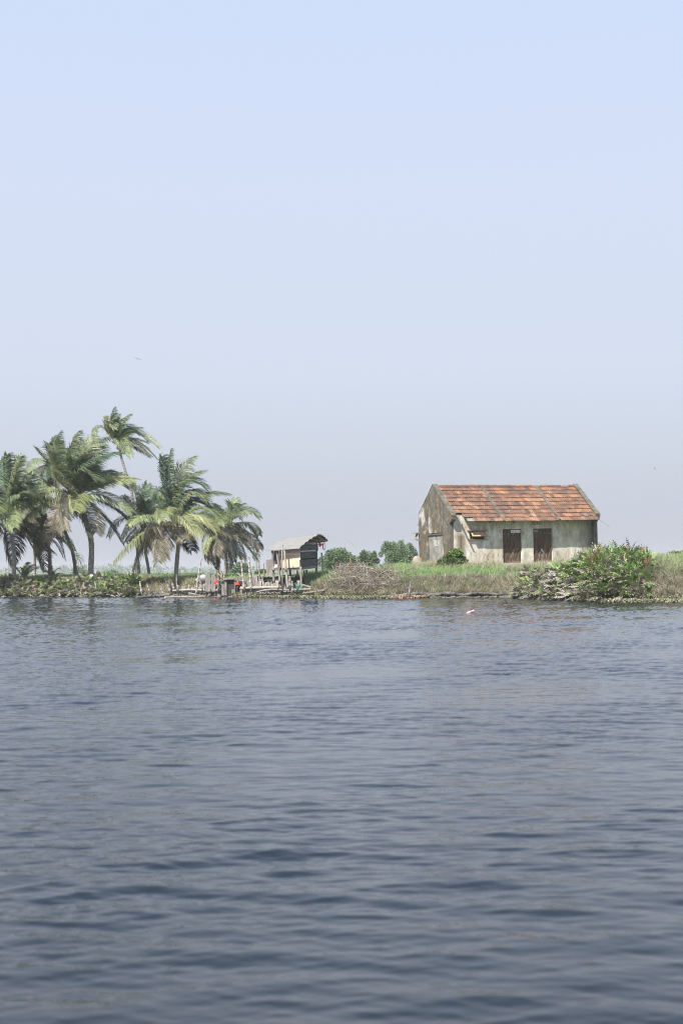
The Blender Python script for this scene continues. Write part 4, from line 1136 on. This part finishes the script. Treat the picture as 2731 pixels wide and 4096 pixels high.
hpost((348, 480, 83.1), (378, 985, 83.1), .065, .07, M['grey_wood']); hpost((428, 478, 82.9), (468, 985, 82.9), .07, .075, M['grey_wood'], .016)
hpost((541, 470, 82.35), (592, 1085, 82.2), .058, .075, M['bamboo_pale'], .008); hpost((797, 735, 81.95), (806, 1125, 81.8), .06, .06, M['grey_wood'])
hpost((1046, 245, 83.4), (1038, 880, 83.5), .05, .065, M['grey_wood']); hpost((628, 780, 84.3), (632, 900, 84.4), .055, .06, M['dark_wood'])
hpost((742, 788, 84.5), (745, 905, 84.5), .045, .05, M['grey_wood']); hpost((845, 790, 83.9), (846, 910, 84), .05, .05, M['grey_wood']); hpost((888, 785, 83.8), (890, 910, 84), .06, .06, M['bamboo_pale'])
for a, b_, w in (((945, 308, 82.7), (1192, 323, 84.0), .06), ((1048, 252, 82.7), (1135, 308, 83.6), .055), ((960, 300, 82.4), (1050, 250, 82.65), .05)):
    mb = MB(); mb.bar(Q4(*a), Q4(*b_), w, w); hm_(mb, 'rafter', M['brown_wood'])
qslab('side_ledge', [(372, 780, 83.0), (450, 785, 82.9), (450, 765, 83.3), (372, 755, 83.5)], .05, M['grey_wood'])
qslab('door_plank', [(372, 690, 83.9), (430, 690, 84.0), (430, 640, 84.0), (372, 640, 83.9)], .03, M['grey_wood'])
# lashings
for u, v, d in ((365, 765, 82.98), (560, 762, 82.2)):
    mb = MB(); c = Q4(u, v, d)
    for k in range(4): mb.tube([c + Vector((.1 * math.cos(a), .1 * math.sin(a), -.05 + k * .03 + .02 * math.sin(a * 2))) for a in [i * 6.283 / 12 for i in range(13)]], .014, 5, False)
    for s in (-1, 1): mb.tube([c + Vector((.08 * s, -.1, 0)), c + Vector((.17 * s, -.12, -.04)), c + Vector((.2 * s, -.12, -.14))], .012, 5)
    hm_(mb, 'rope_lashing', M['rope'])
# things by the hut
mb = MB(); q = [Q4(505, 395, 81.6), Q4(503, 600, 81.6), Q4(506, 850, 81.6), Q4(516, 1130, 81.5)]
mb.tube(q, [.032, .036, .04, .045], 7); mb.tube([Q4(506, 650, 81.6), Q4(530, 600, 81.55), Q4(545, 570, 81.5)], [.02, .018, .012], 5); mb.tube([Q4(503, 540, 81.6), Q4(488, 505, 81.6), Q4(470, 470, 81.6)], [.015, .012, .008], 5); mb.tube([Q4(496, 410, 81.6), Q4(503, 400, 81.6), Q4(520, 402, 81.6)], [.02, .03, .02], 5)
tag(centre(mb.build('pole', M['grey_wood'], None, True)), 'thin forked grey pole standing before the beige hut wall', 'pole')
lump('sack', Q4(412, 742, 83.1), .14, M['white'], 'small white bundle lying on the hut side ledge', 'bundle', None, (1.1, .8, .7), 5)

def lamp(label, c, tilt, r, strings):
    root = empty('lamp_hood', c, label, 'lamp hood', 'red lamp hoods hung up over the water')
    mb = MB(); prof = [(.02, .86), (.28, .84), (.50, .70), (.66, .42), (.80, .06), (.98, -.10), (1.02, -.12), (.95, -.13), (.74, .04), (.60, .38), (.2, .74)]
    n = 18; rot = Matrix.Rotation(tilt[0], 3, 'Y') @ Matrix.Rotation(tilt[1], 3, 'X'); vs = []
    for rr, zz in prof:
        for k in range(n): a = 2 * math.pi * k / n; vs.append(c + rot @ Vector((rr * r * math.cos(a), rr * r * math.sin(a), (zz * 1.35 - .4) * r)))
    mb.add(vs, [(i * n + k, i * n + (k + 1) % n, (i + 1) * n + (k + 1) % n, (i + 1) * n + k) for i in range(len(prof) - 1) for k in range(n)])
    mb.build('hood', M['red'], root, True)
    mb = MB(); top = c + rot @ Vector((0, 0, .76 * r)); mb.tube([top, top + rot @ Vector((0, 0, .22 * r))], [.03, .022], 8); mb.tube([top + rot @ Vector((0, 0, .2 * r))] + strings, .010, 5)
    mb.build('cord', M['rope'], root)
    return root
Q3 = lambda u, v, d: P(650 + u * .44643, 2080 + v * .44643, d)
QB = lambda u, v, d: P(820 + u * .19133, 2180 + v * .19133, d)

# ================================================================== sluice gate
DG = dsh(920) + .05
gate = empty('sluice_gate', on_ground(935, DG), 'black board sluice gate with grey posts and top beam', 'sluice gate')
def gslab(name, u0, u1, v0, v1, dd, th, mat):
    mb = MB(); mb.slab([QB(u0, v1, DG + dd), QB(u1, v1, DG + dd), QB(u1 - 3, v0, DG + dd), QB(u0 - 3, v0, DG + dd)], th); return mb.build(name, mat, gate)
gslab('gate_and_shade_board', 450, 620, 715, 1055, .14, .04, M['black_board']); gslab('gate_and_shade_board', 635, 745, 830, 1052, .10, .04, M['black_board'])
gslab('gate_and_shade_board', 640, 790, 740, 1050, .45, .04, M['black_board'])  # extra black sheet set further back, its colour standing for shade
gslab('frame_board', 345, 402, 760, 1055, .06, .06, M['grey_wood']); gslab('frame_board', 414, 456, 730, 1052, .05, .07, M['grey_wood'])
gslab('frame_board', 612, 634, 735, 1052, .04, .06, M['grey_wood'])
gslab('foot_board', 560, 605, 925, 1052, .10, .03, M['grey_wood'])
def gbar(a, b_, w, h, mat, name='top_beam'):
    mb = MB(); mb.bar(QB(*a), QB(*b_), w, h); return mb.build(name, mat, gate)
gbar((388, 705, DG), (632, 700, DG), .12, .10, M['grey_wood']); gbar((280, 732, DG - .03), (382, 738, DG - .03), .1, .08, M['grey_wood']); gbar((620, 690, DG + .1), (775, 676, DG + .15), .1, .06, M['grey_wood'])
gbar((690, 740, DG - .02), (890, 752, DG - .02), .09, .07, M['grey_wood']); gbar((690, 600, DG + .3), (870, 735, DG + .1), .09, .06, M['grey_wood'], 'brace')
gbar((270, 590, DG + .2), (360, 685, DG), .06, .06, M['brown_wood'], 'brace')

# ================================================================== bamboo poles and posts, each one free standing
def bamboo(a, b_, r, mat, label, name='bamboo_pole', cat='pole', group='poles standing in the bank', nodes=None, taper=.85, post=False):
    a, b_ = Vector(a), Vector(b_)
    L = (a - b_).length; n = nodes or max(3, int(L / .28)); pts, rad = [], []
    bow = Vector((random.uniform(-.03, .03), 0, 0)) * L
    for i in range(n):
        for f, k in ((0, 1.0), (.86, .96), (.93, 1.22)):
            t = (i + f) / n; pts.append(b_.lerp(a, t) + bow * math.sin(math.pi * t)); rad.append(r * k * (1 - (1 - taper) * t) * (1 if not post else random.uniform(.93, 1.07)))
    pts.append(a); rad.append(r * taper)
    mb = MB(); mb.tube(pts, rad, 9)
    return tag(centre(mb.build(name, mat, None, True)), label, cat, group)
def Dp(px): return dsh(px) + .1
dz_ = dict(group='poles standing in the bank')
bamboo(Q3(349, 343, 89.2), Q3(300, 682, 88.9), .052, M['bamboo_pale'], 'whitish bamboo pole leaning strongly left of the sluice gate')
bamboo(Q3(706, 360, 86.2), Q3(737, 640, 86.0), .062, M['bamboo_pale'], 'pale thick bamboo pole leaning, first tall one right of the sluice gate')
bamboo(Q3(773, 330, 85.8), Q3(797, 640, 85.6), .065, M['bamboo_pale'], 'tallest pale bamboo pole between the sluice gate and the hut')
bamboo(Q3(861, 360, 85.5), Q3(866, 620, 85.4), .05, M['grey_wood'], 'straight grey pole with cut top midway between gate and hut', 'wooden_post', 'post', post=True)
bamboo(Q3(908, 390, 86.2), Q3(916, 520, 86.2), .04, M['grey_wood'], 'thin dark post standing behind the walkway beside the wide plank', 'wooden_post', 'post', post=True)
bamboo(Q3(936, 365, 86.6), Q3(938, 505, 86.6), .04, M['bamboo_pale'], 'pale post close against the wide upright plank', 'wooden_post', 'post', post=True)
bamboo(Q3(1425, 294, 83.5), Q3(1438, 480, 83.3), .062, M['bamboo_green'], 'single greenish bamboo post standing right of the stilt hut')
bamboo(Q3(494, 450, 88.0), Q3(499, 660, 88.0), .058, M['grey_wood'], 'grey post with rotten top left of the sluice gate frame', 'wooden_post', 'post', post=True)
bamboo(Q3(514, 420, 88.2), Q3(520, 660, 88.2), .05, M['grey_wood'], 'taller of the twin grey posts behind the sluice gate frame', 'wooden_post', 'post', post=True)
bamboo(Q3(529, 455, 88.0), Q3(534, 660, 88.0), .05, M['bamboo_pale'], 'pale knotted post just behind the left frame of the sluice gate', 'bamboo_pole')
bamboo(Q3(553, 480, DG + .3), Q3(557, 560, DG + .3), .05, M['bamboo_pale'], 'light bamboo stub rising over the left end of the gate beam', 'bamboo_pole')
bamboo(Q3(895, 500, 85.3), Q3(896, 625, 85.3), .045, M['bamboo_pale'], 'short pale post in front of the dark walkway underside', 'bamboo_pole')
bamboo(Q3(325, 483, 88.9), Q3(361, 640, 88.7), .05, M['grey_wood'], 'grey stake leaning against the whitish bamboo pole', 'stake', 'stake', post=True)
bamboo(Q3(128, 490, 91.2), Q3(132, 640, 91.0), .05, M['grey_wood'], 'grey post upright behind the left end of the lower rail', 'wooden_post', 'post', post=True)
bamboo(Q3(30, 520, 92.5), Q3(78, 668, 92.2), .095, M['grey_wood'], 'thick tilted stake on bare bank under the sunlit palm', 'stake', 'stake', post=True)
bamboo(Q3(90, 558, 92.4), Q3(108, 640, 92.2), .09, M['grey_wood'], 'short stubby grey stake right of the thick tilted stake', 'stake', 'stake', post=True)
bamboo(Q3(-25, 600, 93.2), Q3(18, 680, 93.0), .08, M['grey_wood'], 'half rotten stake tilted left of the thick tilted stake', 'stake', 'stake', post=True)
Z2 = lambda u, v, d: P(u * .44643, 2150 + v * .44643, d)
bamboo(Z2(1255, 392, 93.6), Z2(1276, 518, 93.4), .062, M['bamboo_pale'], 'pale stake at the right end of the short fern thicket', 'stake', 'stake')
bamboo(Z2(1318, 415, 93.6), Z2(1350, 503, 93.4), .06, M['grey_wood'], 'slanting grey stake against the dark hollow in the bank', 'stake', 'stake', post=True)
bamboo(Z2(1442, 438, 93.4), Z2(1480, 505, 93.2), .06, M['grey_wood'], 'leaning stake half buried under dry roots', 'stake', 'stake', post=True)
for i, (a, b_) in enumerate((((852, 395), (872, 478)), ((892, 398), (897, 478)), ((908, 396), (917, 470)))):
    bamboo(Z2(*a, dsh(390)), Z2(*b_, dsh(390) - .1), .05, M['bamboo_pale'], ['leaning grey stake left in the trio between the fern thickets', 'upright middle stake of the trio between the fern thickets', 'thinner right stake of the trio between the fern thickets'][i], 'stake', 'stake', 'stakes between the fern thickets')
Z8 = lambda u, v, d: P(1250 + u * .44643, 2120 + v * .44643, d)
bamboo(Z8(881, 462, 77.2), Z8(866, 596, 77.0), .05, M['grey_wood'], 'lone brownish stake leaning in the orange withered plants', 'stake', 'stake', post=True)
bamboo(Z8(1186, 386, 79.0), Z8(1180, 470, 78.8), .04, M['bamboo_pale'], 'short white stake in the dry grass below the house corner', 'stake', 'stake')
bamboo(Z8(248, 296, 81.2), Z8(254, 410, 81.0), .05, M['grey_wood'], 'grey post at the left edge of the branch heap', 'wooden_post', 'post', post=True)
bamboo(Z8(339, 258, 81.4), Z8(341, 400, 81.2), .04, M['brown_wood'], 'thin brown post sticking out of the branch heap', 'wooden_post', 'post', post=True)
# squared posts
def plank_post(pts, d, w, th, mat, label):
    mb = MB(); a, b_ = Q3(*pts[0], d), Q3(*pts[1], d)
    n = 6; jit = [random.uniform(-.012, .012) for _ in range(n + 1)]
    vs = []
    for i in range(n + 1):
        p = a.lerp(b_, i / n); ww = w / 2 + jit[i]
        vs += [p + Vector((-ww, 0, 0)), p + Vector((ww + jit[-1 - i], 0, .03 if i == 0 else 0)), p + Vector((ww, th, 0)), p + Vector((-ww, th, 0))]
    mb.add(vs, [(i * 4 + q, i * 4 + (q + 1) % 4, i * 4 + 4 + (q + 1) % 4, i * 4 + 4 + q) for i in range(n) for q in range(4)] + [(3, 2, 1, 0), (n * 4, n * 4 + 1, n * 4 + 2, n * 4 + 3)])
    return tag(centre(mb.build('plank_post', mat)), label, 'post', 'poles standing in the bank')
plank_post([(954, 356), (954, 505)], 86.3, .36, .06, M['grey_wood'], 'wide upright weathered plank left of the hut')
plank_post([(406, 468), (407, 640)], 88.5, .30, .08, M['grey_wood'], 'broad grey plank post behind the rail left of the gate')
plank_post([(454, 490), (456, 640)], 88.3, .26, .07, M['grey_wood'], 'narrower plank post next to the first red hood')

# ================================================================== palisades: stakes held by rails
def palisade(label, u0, u1, top, bot, step, dfun, rails, wmin=.035, wmax=.06):
    c = Q3((u0 + u1) / 2, bot((u0 + u1) / 2), dfun((u0 + u1) / 2))
    root = empty('palisade', c, label, 'fence')
    u = u0
    while u < u1:
        d = dfun(u) + random.uniform(-.04, .12); r = random.uniform(wmin, wmax); mb = MB()
        a = Q3(u + random.uniform(-7, 4), top(u) + random.uniform(-22, 22), d); b_ = Q3(u + random.uniform(-3, 5), bot(u) + 6, d)
        if random.random() < .45:
            mb.slab([b_ - Vector((r * 1.3, 0, 0)), b_ + Vector((r * 1.3, 0, 0)), a + Vector((r * 1.2, 0, 0)), a - Vector((r * 1.2, 0, .04))], .05); sm = False
        else:
            n = 5; mb.tube([b_.lerp(a, i / n) for i in range(n + 1)], [r * random.uniform(.9, 1.12) for _ in range(n + 1)], 7); sm = True
        mb.build('stake', random.choice([M['grey_wood'], M['grey_wood'], M['bamboo_pale']]), root, sm)
        u += step * random.uniform(.75, 1.3)
    for pts, r, mt in rails:
        mb = MB(); P_, R_ = [], []
        pp = [Q3(*p) for p in pts]
        for i in range(len(pp) - 1):
            for k in range(8): P_.append(pp[i].lerp(pp[i + 1], k / 8)); R_.append(r * (1.18 if k % 4 == 2 else 1) * random.uniform(.95, 1.05))
        P_.append(pp[-1]); R_.append(r * .9); mb.tube(P_, R_, 9); mb.build('rail', M[mt], root, True)
    return root
dL = lambda u: dsh(650 + u * .4464) + .05
palisade('low stake palisade with pale bamboo rail left of the sluice gate', 130, 528, lambda u: 592 + (10 if u < 260 else -5), lambda u: 678, 8.5, dL,
         [([(92, 634, dL(92) - .25), (250, 625, dL(250) - .25), (390, 630, dL(390) - .25), (527, 627, dL(527) - .25)], .062, 'bamboo_pale'),
          ([(190, 636, dL(190) - .12), (290, 640, dL(290) - .15), (392, 648, dL(392) - .15)], .05, 'grey_wood'), ([(235, 655, dL(235) - .3), (270, 662, dL(270) - .3), (320, 672, dL(320) - .3)], .06, 'grey_wood')])
palisade('long stake palisade with pale bamboo rail from the gate to the hut', 704, 1062, lambda u: float(np.interp(u, [700, 760, 790, 840, 900, 1060], [590, 560, 500, 510, 560, 560])), lambda u: 674, 7.5, dL,
         [([(700, 614, dL(700) - .22), (800, 608, dL(800) - .22), (930, 604, dL(930) - .22), (1062, 601, dL(1062) - .22)], .075, 'bamboo_pale'),
          ([(842, 648, dL(842) - .4), (900, 632, dL(900) - .4), (990, 622, dL(990) - .4), (1140, 628, dL(1140) - .5), (1332, 620, dL(1332) - .3)], .055, 'grey_wood')])
palisade('short row of old stakes and posts under the front of the hut', 1085, 1250, lambda u: 555, lambda u: 640, 13, lambda u: dL(u) + .15, [], .045, .07)
# two thick posts standing in the mat before the hut
bamboo(Q4(660, 960, 80.6), Q4(664, 1170, 80.5), .075, M['grey_wood'], 'thick squat post standing in water plants before the hut', 'wooden_post', 'post', post=True)
bamboo(Q4(628, 880, 81.4), Q4(630, 1090, 81.3), .075, M['grey_wood'], 'broad grey post under the beige wall of the hut', 'wooden_post', 'post', post=True)
# walkway behind the palisade
root = empty('walkway', on_ground(1090, 86), 'wooden walkway with dark underside leading behind the stakes to the hut', 'walkway')
mb = MB(); w = [Q3(835, 502, 86.6), Q3(1075, 492, 84.2), Q3(1230, 488, 84.6), Q3(1220, 482, 86.6), Q3(835, 494, 88.2)]
mb.add(w + [p - Vector((0, 0, .06)) for p in w], [(0, 1, 2, 3, 4), (9, 8, 7, 6, 5)] + [(i, (i + 1) % 5, (i + 1) % 5 + 5, i + 5) for i in range(5)]); mb.build('deck', M['grey_wood'], root)
mb = MB(); mb.slab([Q3(850, 545, 86.75), Q3(1040, 548, 84.75), Q3(1040, 512, 84.75), Q3(850, 515, 86.75)], .05); mb.build('underside_shade', M['black_board'], root)  # black sheet standing in for the shade under the deck
for u, d in ((860, 86.8), (950, 86.0), (1030, 85.0), (1100, 84.6), (1200, 85.0)):
    mb = MB(); mb.tube([Q3(u, 500, d), Q3(u + 2, 580, d)], .05, 7); mb.build('walkway_post', M['grey_wood'], root, True)

# lamps, cable
lamp('red lamp hood tilted on a post left of the sluice gate', Q3(478, 558, 87.6), (-.55, .3), .15, [Q3(488, 535, 87.7), Q3(495, 528, 87.9)])
lamp('red lamp hood hanging straight in front of the sluice gate', Q3(672, 572, DG - .12), (.12, -.25), .165, [Q3(668, 545, DG - .1), Q3(660, 535, DG - .05)])
lamp('red lamp hood hanging under the hut gable beside a cable loop', Q4(1098, 384, 83.2), (-.75, .35), .13, [Q4(1094, 345, 83.2), Q4(1094, 318, 83.3)])
mb = MB(); c = Q4(1158, 412, 83.3)
for rx, rz, dx in ((.085, .21, 0), (.06, .2, .02), (.075, .22, .01)):
    mb.tube([c + Vector((rx * math.cos(a) + dx, .02 * math.sin(a * 2), rz * math.sin(a))) for a in [i * 6.283 / 20 for i in range(21)]], .011, 5, False)
mb.tube([Q4(1130, 392, 83.25), Q4(1145, 372, 83.25), c + Vector((0, 0, .2))], .010, 5)
tag(centre(mb.build('cable_coil', M['cable'], None, True)), 'loop of dark cable hanging from the hut gable', 'cable')

# floating bamboo and driftwood
mb = MB(); P_, R_ = [], []
for i in range(61):
    f = i / 60; u = 20 + 940 * f; v = 696 - 17 * f - 3 * math.sin(f * 3.1); px = 650 + u * .4464
    yh = HY - (px - CX) * math.tan(ROLL); d = EYE * F / (2080 + v * .4464 - yh) * .985
    P_.append(Vector(((px - CX) / F * d, d, .03))); R_.append(.052 * (1.15 if i % 4 == 0 else 1))
mb.tube(P_, R_, 8); tag(centre(mb.build('floating_bamboo', M['bamboo_tan'], None, True)), 'long tan bamboo pole floating along the foot of the palisade', 'pole')
mb = MB()
def wp(u, v):
    px, py = u * .44643, 2150 + v * .44643; d = EYE * F / (py - (HY - (px - CX) * math.tan(ROLL))); return Vector(((px - CX) / F * d, d, .05))
mb.tube([wp(1220, 543), wp(1300, 541), wp(1400, 537), wp(1500, 531), wp(1580, 527)], [.085, .07, .06, .055, .04], 8, True, .08)
for a, b_ in ((1270, 1300), (1370, 1420), (1430, 1350), (1500, 1560), (1340, 1390)):
    p = wp(a, 538); q = wp(b_, 528) + Vector((0, .2, random.uniform(.1, .3))); mb.tube([p, (p + q) / 2 + Vector((0, 0, .05)), q], [.035, .03, .015], 5)
tag(centre(mb.build('driftwood', M['dark_wood'], None, True)), 'dark forked driftwood branch lying in the shallow water', 'driftwood')
# tarpaulin bundle, nets, loose planks
lump('tarpaulin_bundle', Q3(368, 530, 90.2), .42, M['sack'], 'grey tarpaulin bundle on the bank behind the leaning poles', 'tarpaulin', None, (1.2, .7, .62), 8)
mb = MB(); vs = []
for i in range(9):
    for j in range(5):
        p = Q4(620 + i * 26, 1010 + j * 18 + 14 * math.sin(i * 1.3) , 81.75 + .06 * math.sin(i * 2 + j)); vs.append(p)
mb.add(vs, [(i * 5 + j, i * 5 + j + 1, i * 5 + j + 6, i * 5 + j + 5) for i in range(8) for j in range(4)])
tag(centre(mb.build('fishing_net', M['net'], None, True)), 'scrap of green fishing net draped between stakes under the hut', 'net')
for i, (a, b_, w, lb) in enumerate((((835, 1140, 80.9), (1040, 1118, 80.6), .09, 'grey plank lying on the mud right of the hut posts'), ((1080, 1105, 80.4), (1190, 1095, 80.2), .35, 'wide flat board lying on the mud beside the branch heap'),
                          ((820, 1010, 81.6), (960, 1055, 81.2), .1, 'fallen pole sloping down behind the front hut post'))):
    mb = MB(); mb.bar(Q4(*a), Q4(*b_), w, .06); tag(centre(mb.build('loose_plank', M['grey_wood'])), lb, 'plank', 'loose planks by the hut')
# right end: leaning log and stumps
Z7 = lambda u, v, d: P(2050 + u * .43431, 2080 + v * .43431, d)
mb = MB(); q = [Z7(1105, 608, 64.5), Z7(1250, 645, 63.5), Z7(1400, 678, 62.4), Z7(1600, 712, 61.0)]
mb.tube(q, [.06, .075, .085, .09], 9, True, .04); tag(centre(mb.build('log', M['grey_wood'], None, True)), 'long slanting log at the right edge over floating plants', 'log')
for i, (u0, v0, u1, v1, r, lb) in enumerate(((1166, 535, 1180, 705, .09, 'tallest dark stump left of the slanting log end'), (1215, 545, 1235, 690, .10, 'second dark stump behind the slanting log'), (1252, 570, 1270, 660, .09, 'pale topped stump above the slanting log'),
                                      (1300, 600, 1312, 660, .10, 'shortest stump of the group above the slanting log'), (1425, 590, 1450, 680, .10, 'lone wide stump in dry grass at the right'), (1508, 615, 1530, 700, .10, 'dark stump nearest the right picture edge'))):
    d = 63.6 if u0 > 1400 else 65.0
    bamboo(Z7(u0, v0, d), Z7(u1, v1, d), r, M['dark_wood'] if i % 2 == 0 else M['grey_wood'], lb, 'stump', 'stump', 'stumps at the right end of the bank', post=True)
mb = MB(); mb.bar(Z7(985, 740, 62.3), Z7(1125, 728, 62.2), .25, .1); tag(centre(mb.build('sunken_plank', M['grey_wood'])), 'low grey plank among the floating plants under the fern bush', 'plank')

# ================================================================== bottle and birds
yh = HY - (1878 - CX) * math.tan(ROLL); d = EYE * F / (2453 - yh)
bc = Vector(((1876 - CX) / F * d, d, .03))
root = empty('bottle', bc, 'clear plastic bottle with red wrapper floating on the river', 'bottle')
ax = Vector((.93, .1, .30)).normalized()
def lathe(mb, prof, n=14):
    sx_ = ax.cross(Vector((0, 0, 1))).normalized(); sy_ = ax.cross(sx_); vs = []
    for t, r in prof:
        for k in range(n): a = 6.2832 * k / n; vs.append(bc + ax * t + sx_ * (r * math.cos(a)) + sy_ * (r * math.sin(a)))
    mb.add(vs, [(i * n + k, i * n + (k + 1) % n, (i + 1) * n + (k + 1) % n, (i + 1) * n + k) for i in range(len(prof) - 1) for k in range(n)])
mb = MB(); lathe(mb, [(-.145, .016), (-.12, .016), (-.08, .035), (-.03, .047), (.10, .048), (.15, .048), (.165, .04), (.168, .0)]); mb.build('body', M['bottle'], root, True)
mb = MB(); lathe(mb, [(-.165, 0), (-.165, .02), (-.145, .02), (-.143, .014)]); mb.build('cap', M['white'], root, True)
mb = MB(); lathe(mb, [(.03, .047), (.03, .0505), (.08, .0505), (.08, .047)]); o = mb.build('wrapper', M['wrapper'], root, True)
mb = MB(); sx_ = ax.cross(Vector((0, 0, 1))).normalized(); sy_ = ax.cross(sx_)
mb.add([bc + ax * (.033 + .044 * i / 8) + sx_ * (.0515 * math.cos(a)) + sy_ * (.0515 * math.sin(a)) for i in range(9) for a in (1.1 + 1.6 * i / 8, 1.75 + 1.6 * i / 8)] + [], [(i * 2, i * 2 + 1, i * 2 + 3, i * 2 + 2) for i in range(8)])
mb.build('wrapper_mark', M['white'], o, True)

def bird(label, c, span, roll, yaw, mat, fold=0):
    rot = Matrix.Rotation(yaw, 3, 'Z') @ Matrix.Rotation(roll, 3, 'Y'); mb = MB(); s = span
    mb.tube([c + rot @ Vector((0, y * s, z * s)) for y, z in ((-.22, .0), (-.15, .015), (0, 0), (.14, -.005), (.24, 0))], [.012 * s, .045 * s, .06 * s, .04 * s, .03 * s], 8)
    for g in (-1, 1):
        pr = [(0, .09, -.06, 0), (.2, .12, -.07, .05 + fold), (.36, .07, -.08, .05), (.5, -.02, -.06, .02 - fold)]
        vs = []
        for x, yf, yb, z in pr: vs += [c + rot @ Vector((g * x * s, -yf * s, z * s + .008 * s)), c + rot @ Vector((g * x * s, -yb * s, z * s)), c + rot @ Vector((g * x * s, -(yf + yb) / 2 * s, z * s - .012 * s))]
        mb.add(vs, [(i * 3, i * 3 + 1, i * 3 + 4, i * 3 + 3) for i in range(3)] + [(i * 3 + 1, i * 3 + 2, i * 3 + 5, i * 3 + 4) for i in range(3)] + [(i * 3 + 2, i * 3, i * 3 + 3, i * 3 + 5) for i in range(3)])
    return tag(centre(mb.build('bird', mat, None, True)), label, 'bird', 'birds in the sky')
bird('dark gliding bird high above the palms', P(553, 1436, 80), .42, .25, .15, M['bird'])
bird('dark bird flying steeply over the right bank', P(2616, 1875, 95), .22, 1.2, .5, M['bird'], .1)
bird('tiny dark bird just right of the hut roof', P(1313, 2144, 110), .2, -.9, .6, M['bird'], .1)
bird('tiny white bird low between hut and house', P(1389, 2161, 120), .32, .35, .3, M['white_bird'], .05)

# ================================================================== light, sky, camera
SUN = Vector((-.724, -.969, 1.5)).normalized()
el, rot = math.asin(SUN.z), math.atan2(SUN.x, SUN.y)
sl = bpy.data.lights.new('sun', 'SUN'); sl.energy = SUN_E; sl.angle = R(.53); sl.color = (1, .95, .87)
so = bpy.data.objects.new('sun', sl); COL.objects.link(so); so.location = (-20, 40, 16)
so.rotation_euler = (-SUN).to_track_quat('-Z', 'Y').to_euler()
wld = bpy.data.worlds.new('World'); scene.world = wld; wld.use_nodes = True
nt = wld.node_tree; bg = nt.nodes['Background']
sky = nt.nodes.new('ShaderNodeTexSky'); sky.sky_type = 'NISHITA'; sky.sun_disc = False
sky.sun_elevation = el; sky.sun_rotation = rot; sky.air_density = 1.0; sky.dust_density = 4.0; sky.ozone_density = 1.0
# pale tropical haze veiling the sky, thicker towards the horizon
tc = nt.nodes.new('ShaderNodeTexCoord'); sx = nt.nodes.new('ShaderNodeSeparateXYZ'); nt.links.new(tc.outputs['Generated'], sx.inputs[0])
veil = ramp(nt, sx.outputs[2], VEIL)
bg.inputs['Strength'].default_value = SKY_S
nt.links.new(mix(nt, VEIL_F, sky.outputs[0], veil), bg.inputs['Color'])

cd = bpy.data.cameras.new('camera'); cam = bpy.data.objects.new('camera', cd); COL.objects.link(cam); scene.camera = cam
cd.sensor_fit = 'VERTICAL'; cd.sensor_height = 36; cd.lens = F / 4096 * 36
cd.shift_y = (HY - 2048) / 4096
cd.clip_start = .1; cd.clip_end = 6000
cam.matrix_world = Matrix.Translation((0, 0, EYE)) @ Matrix.Rotation(R(90), 4, 'X') @ Matrix.Rotation(-ROLL, 4, 'Z')
cd.dof.use_dof = True; cd.dof.focus_distance = 82; cd.dof.aperture_fstop = 3.2

scene.view_settings.view_transform = 'Standard'; scene.view_settings.look = 'None'
scene.view_settings.exposure = EXPO; scene.view_settings.gamma = 1.0
cy = scene.cycles
cy.max_bounces = 6; cy.transparent_max_bounces = 8; cy.volume_bounces = 0; cy.use_denoising = True; cy.denoising_prefilter = 'NONE'; cy.use_adaptive_sampling = False; cy.filter_width = 1.1; cy.sample_clamp_indirect = 6
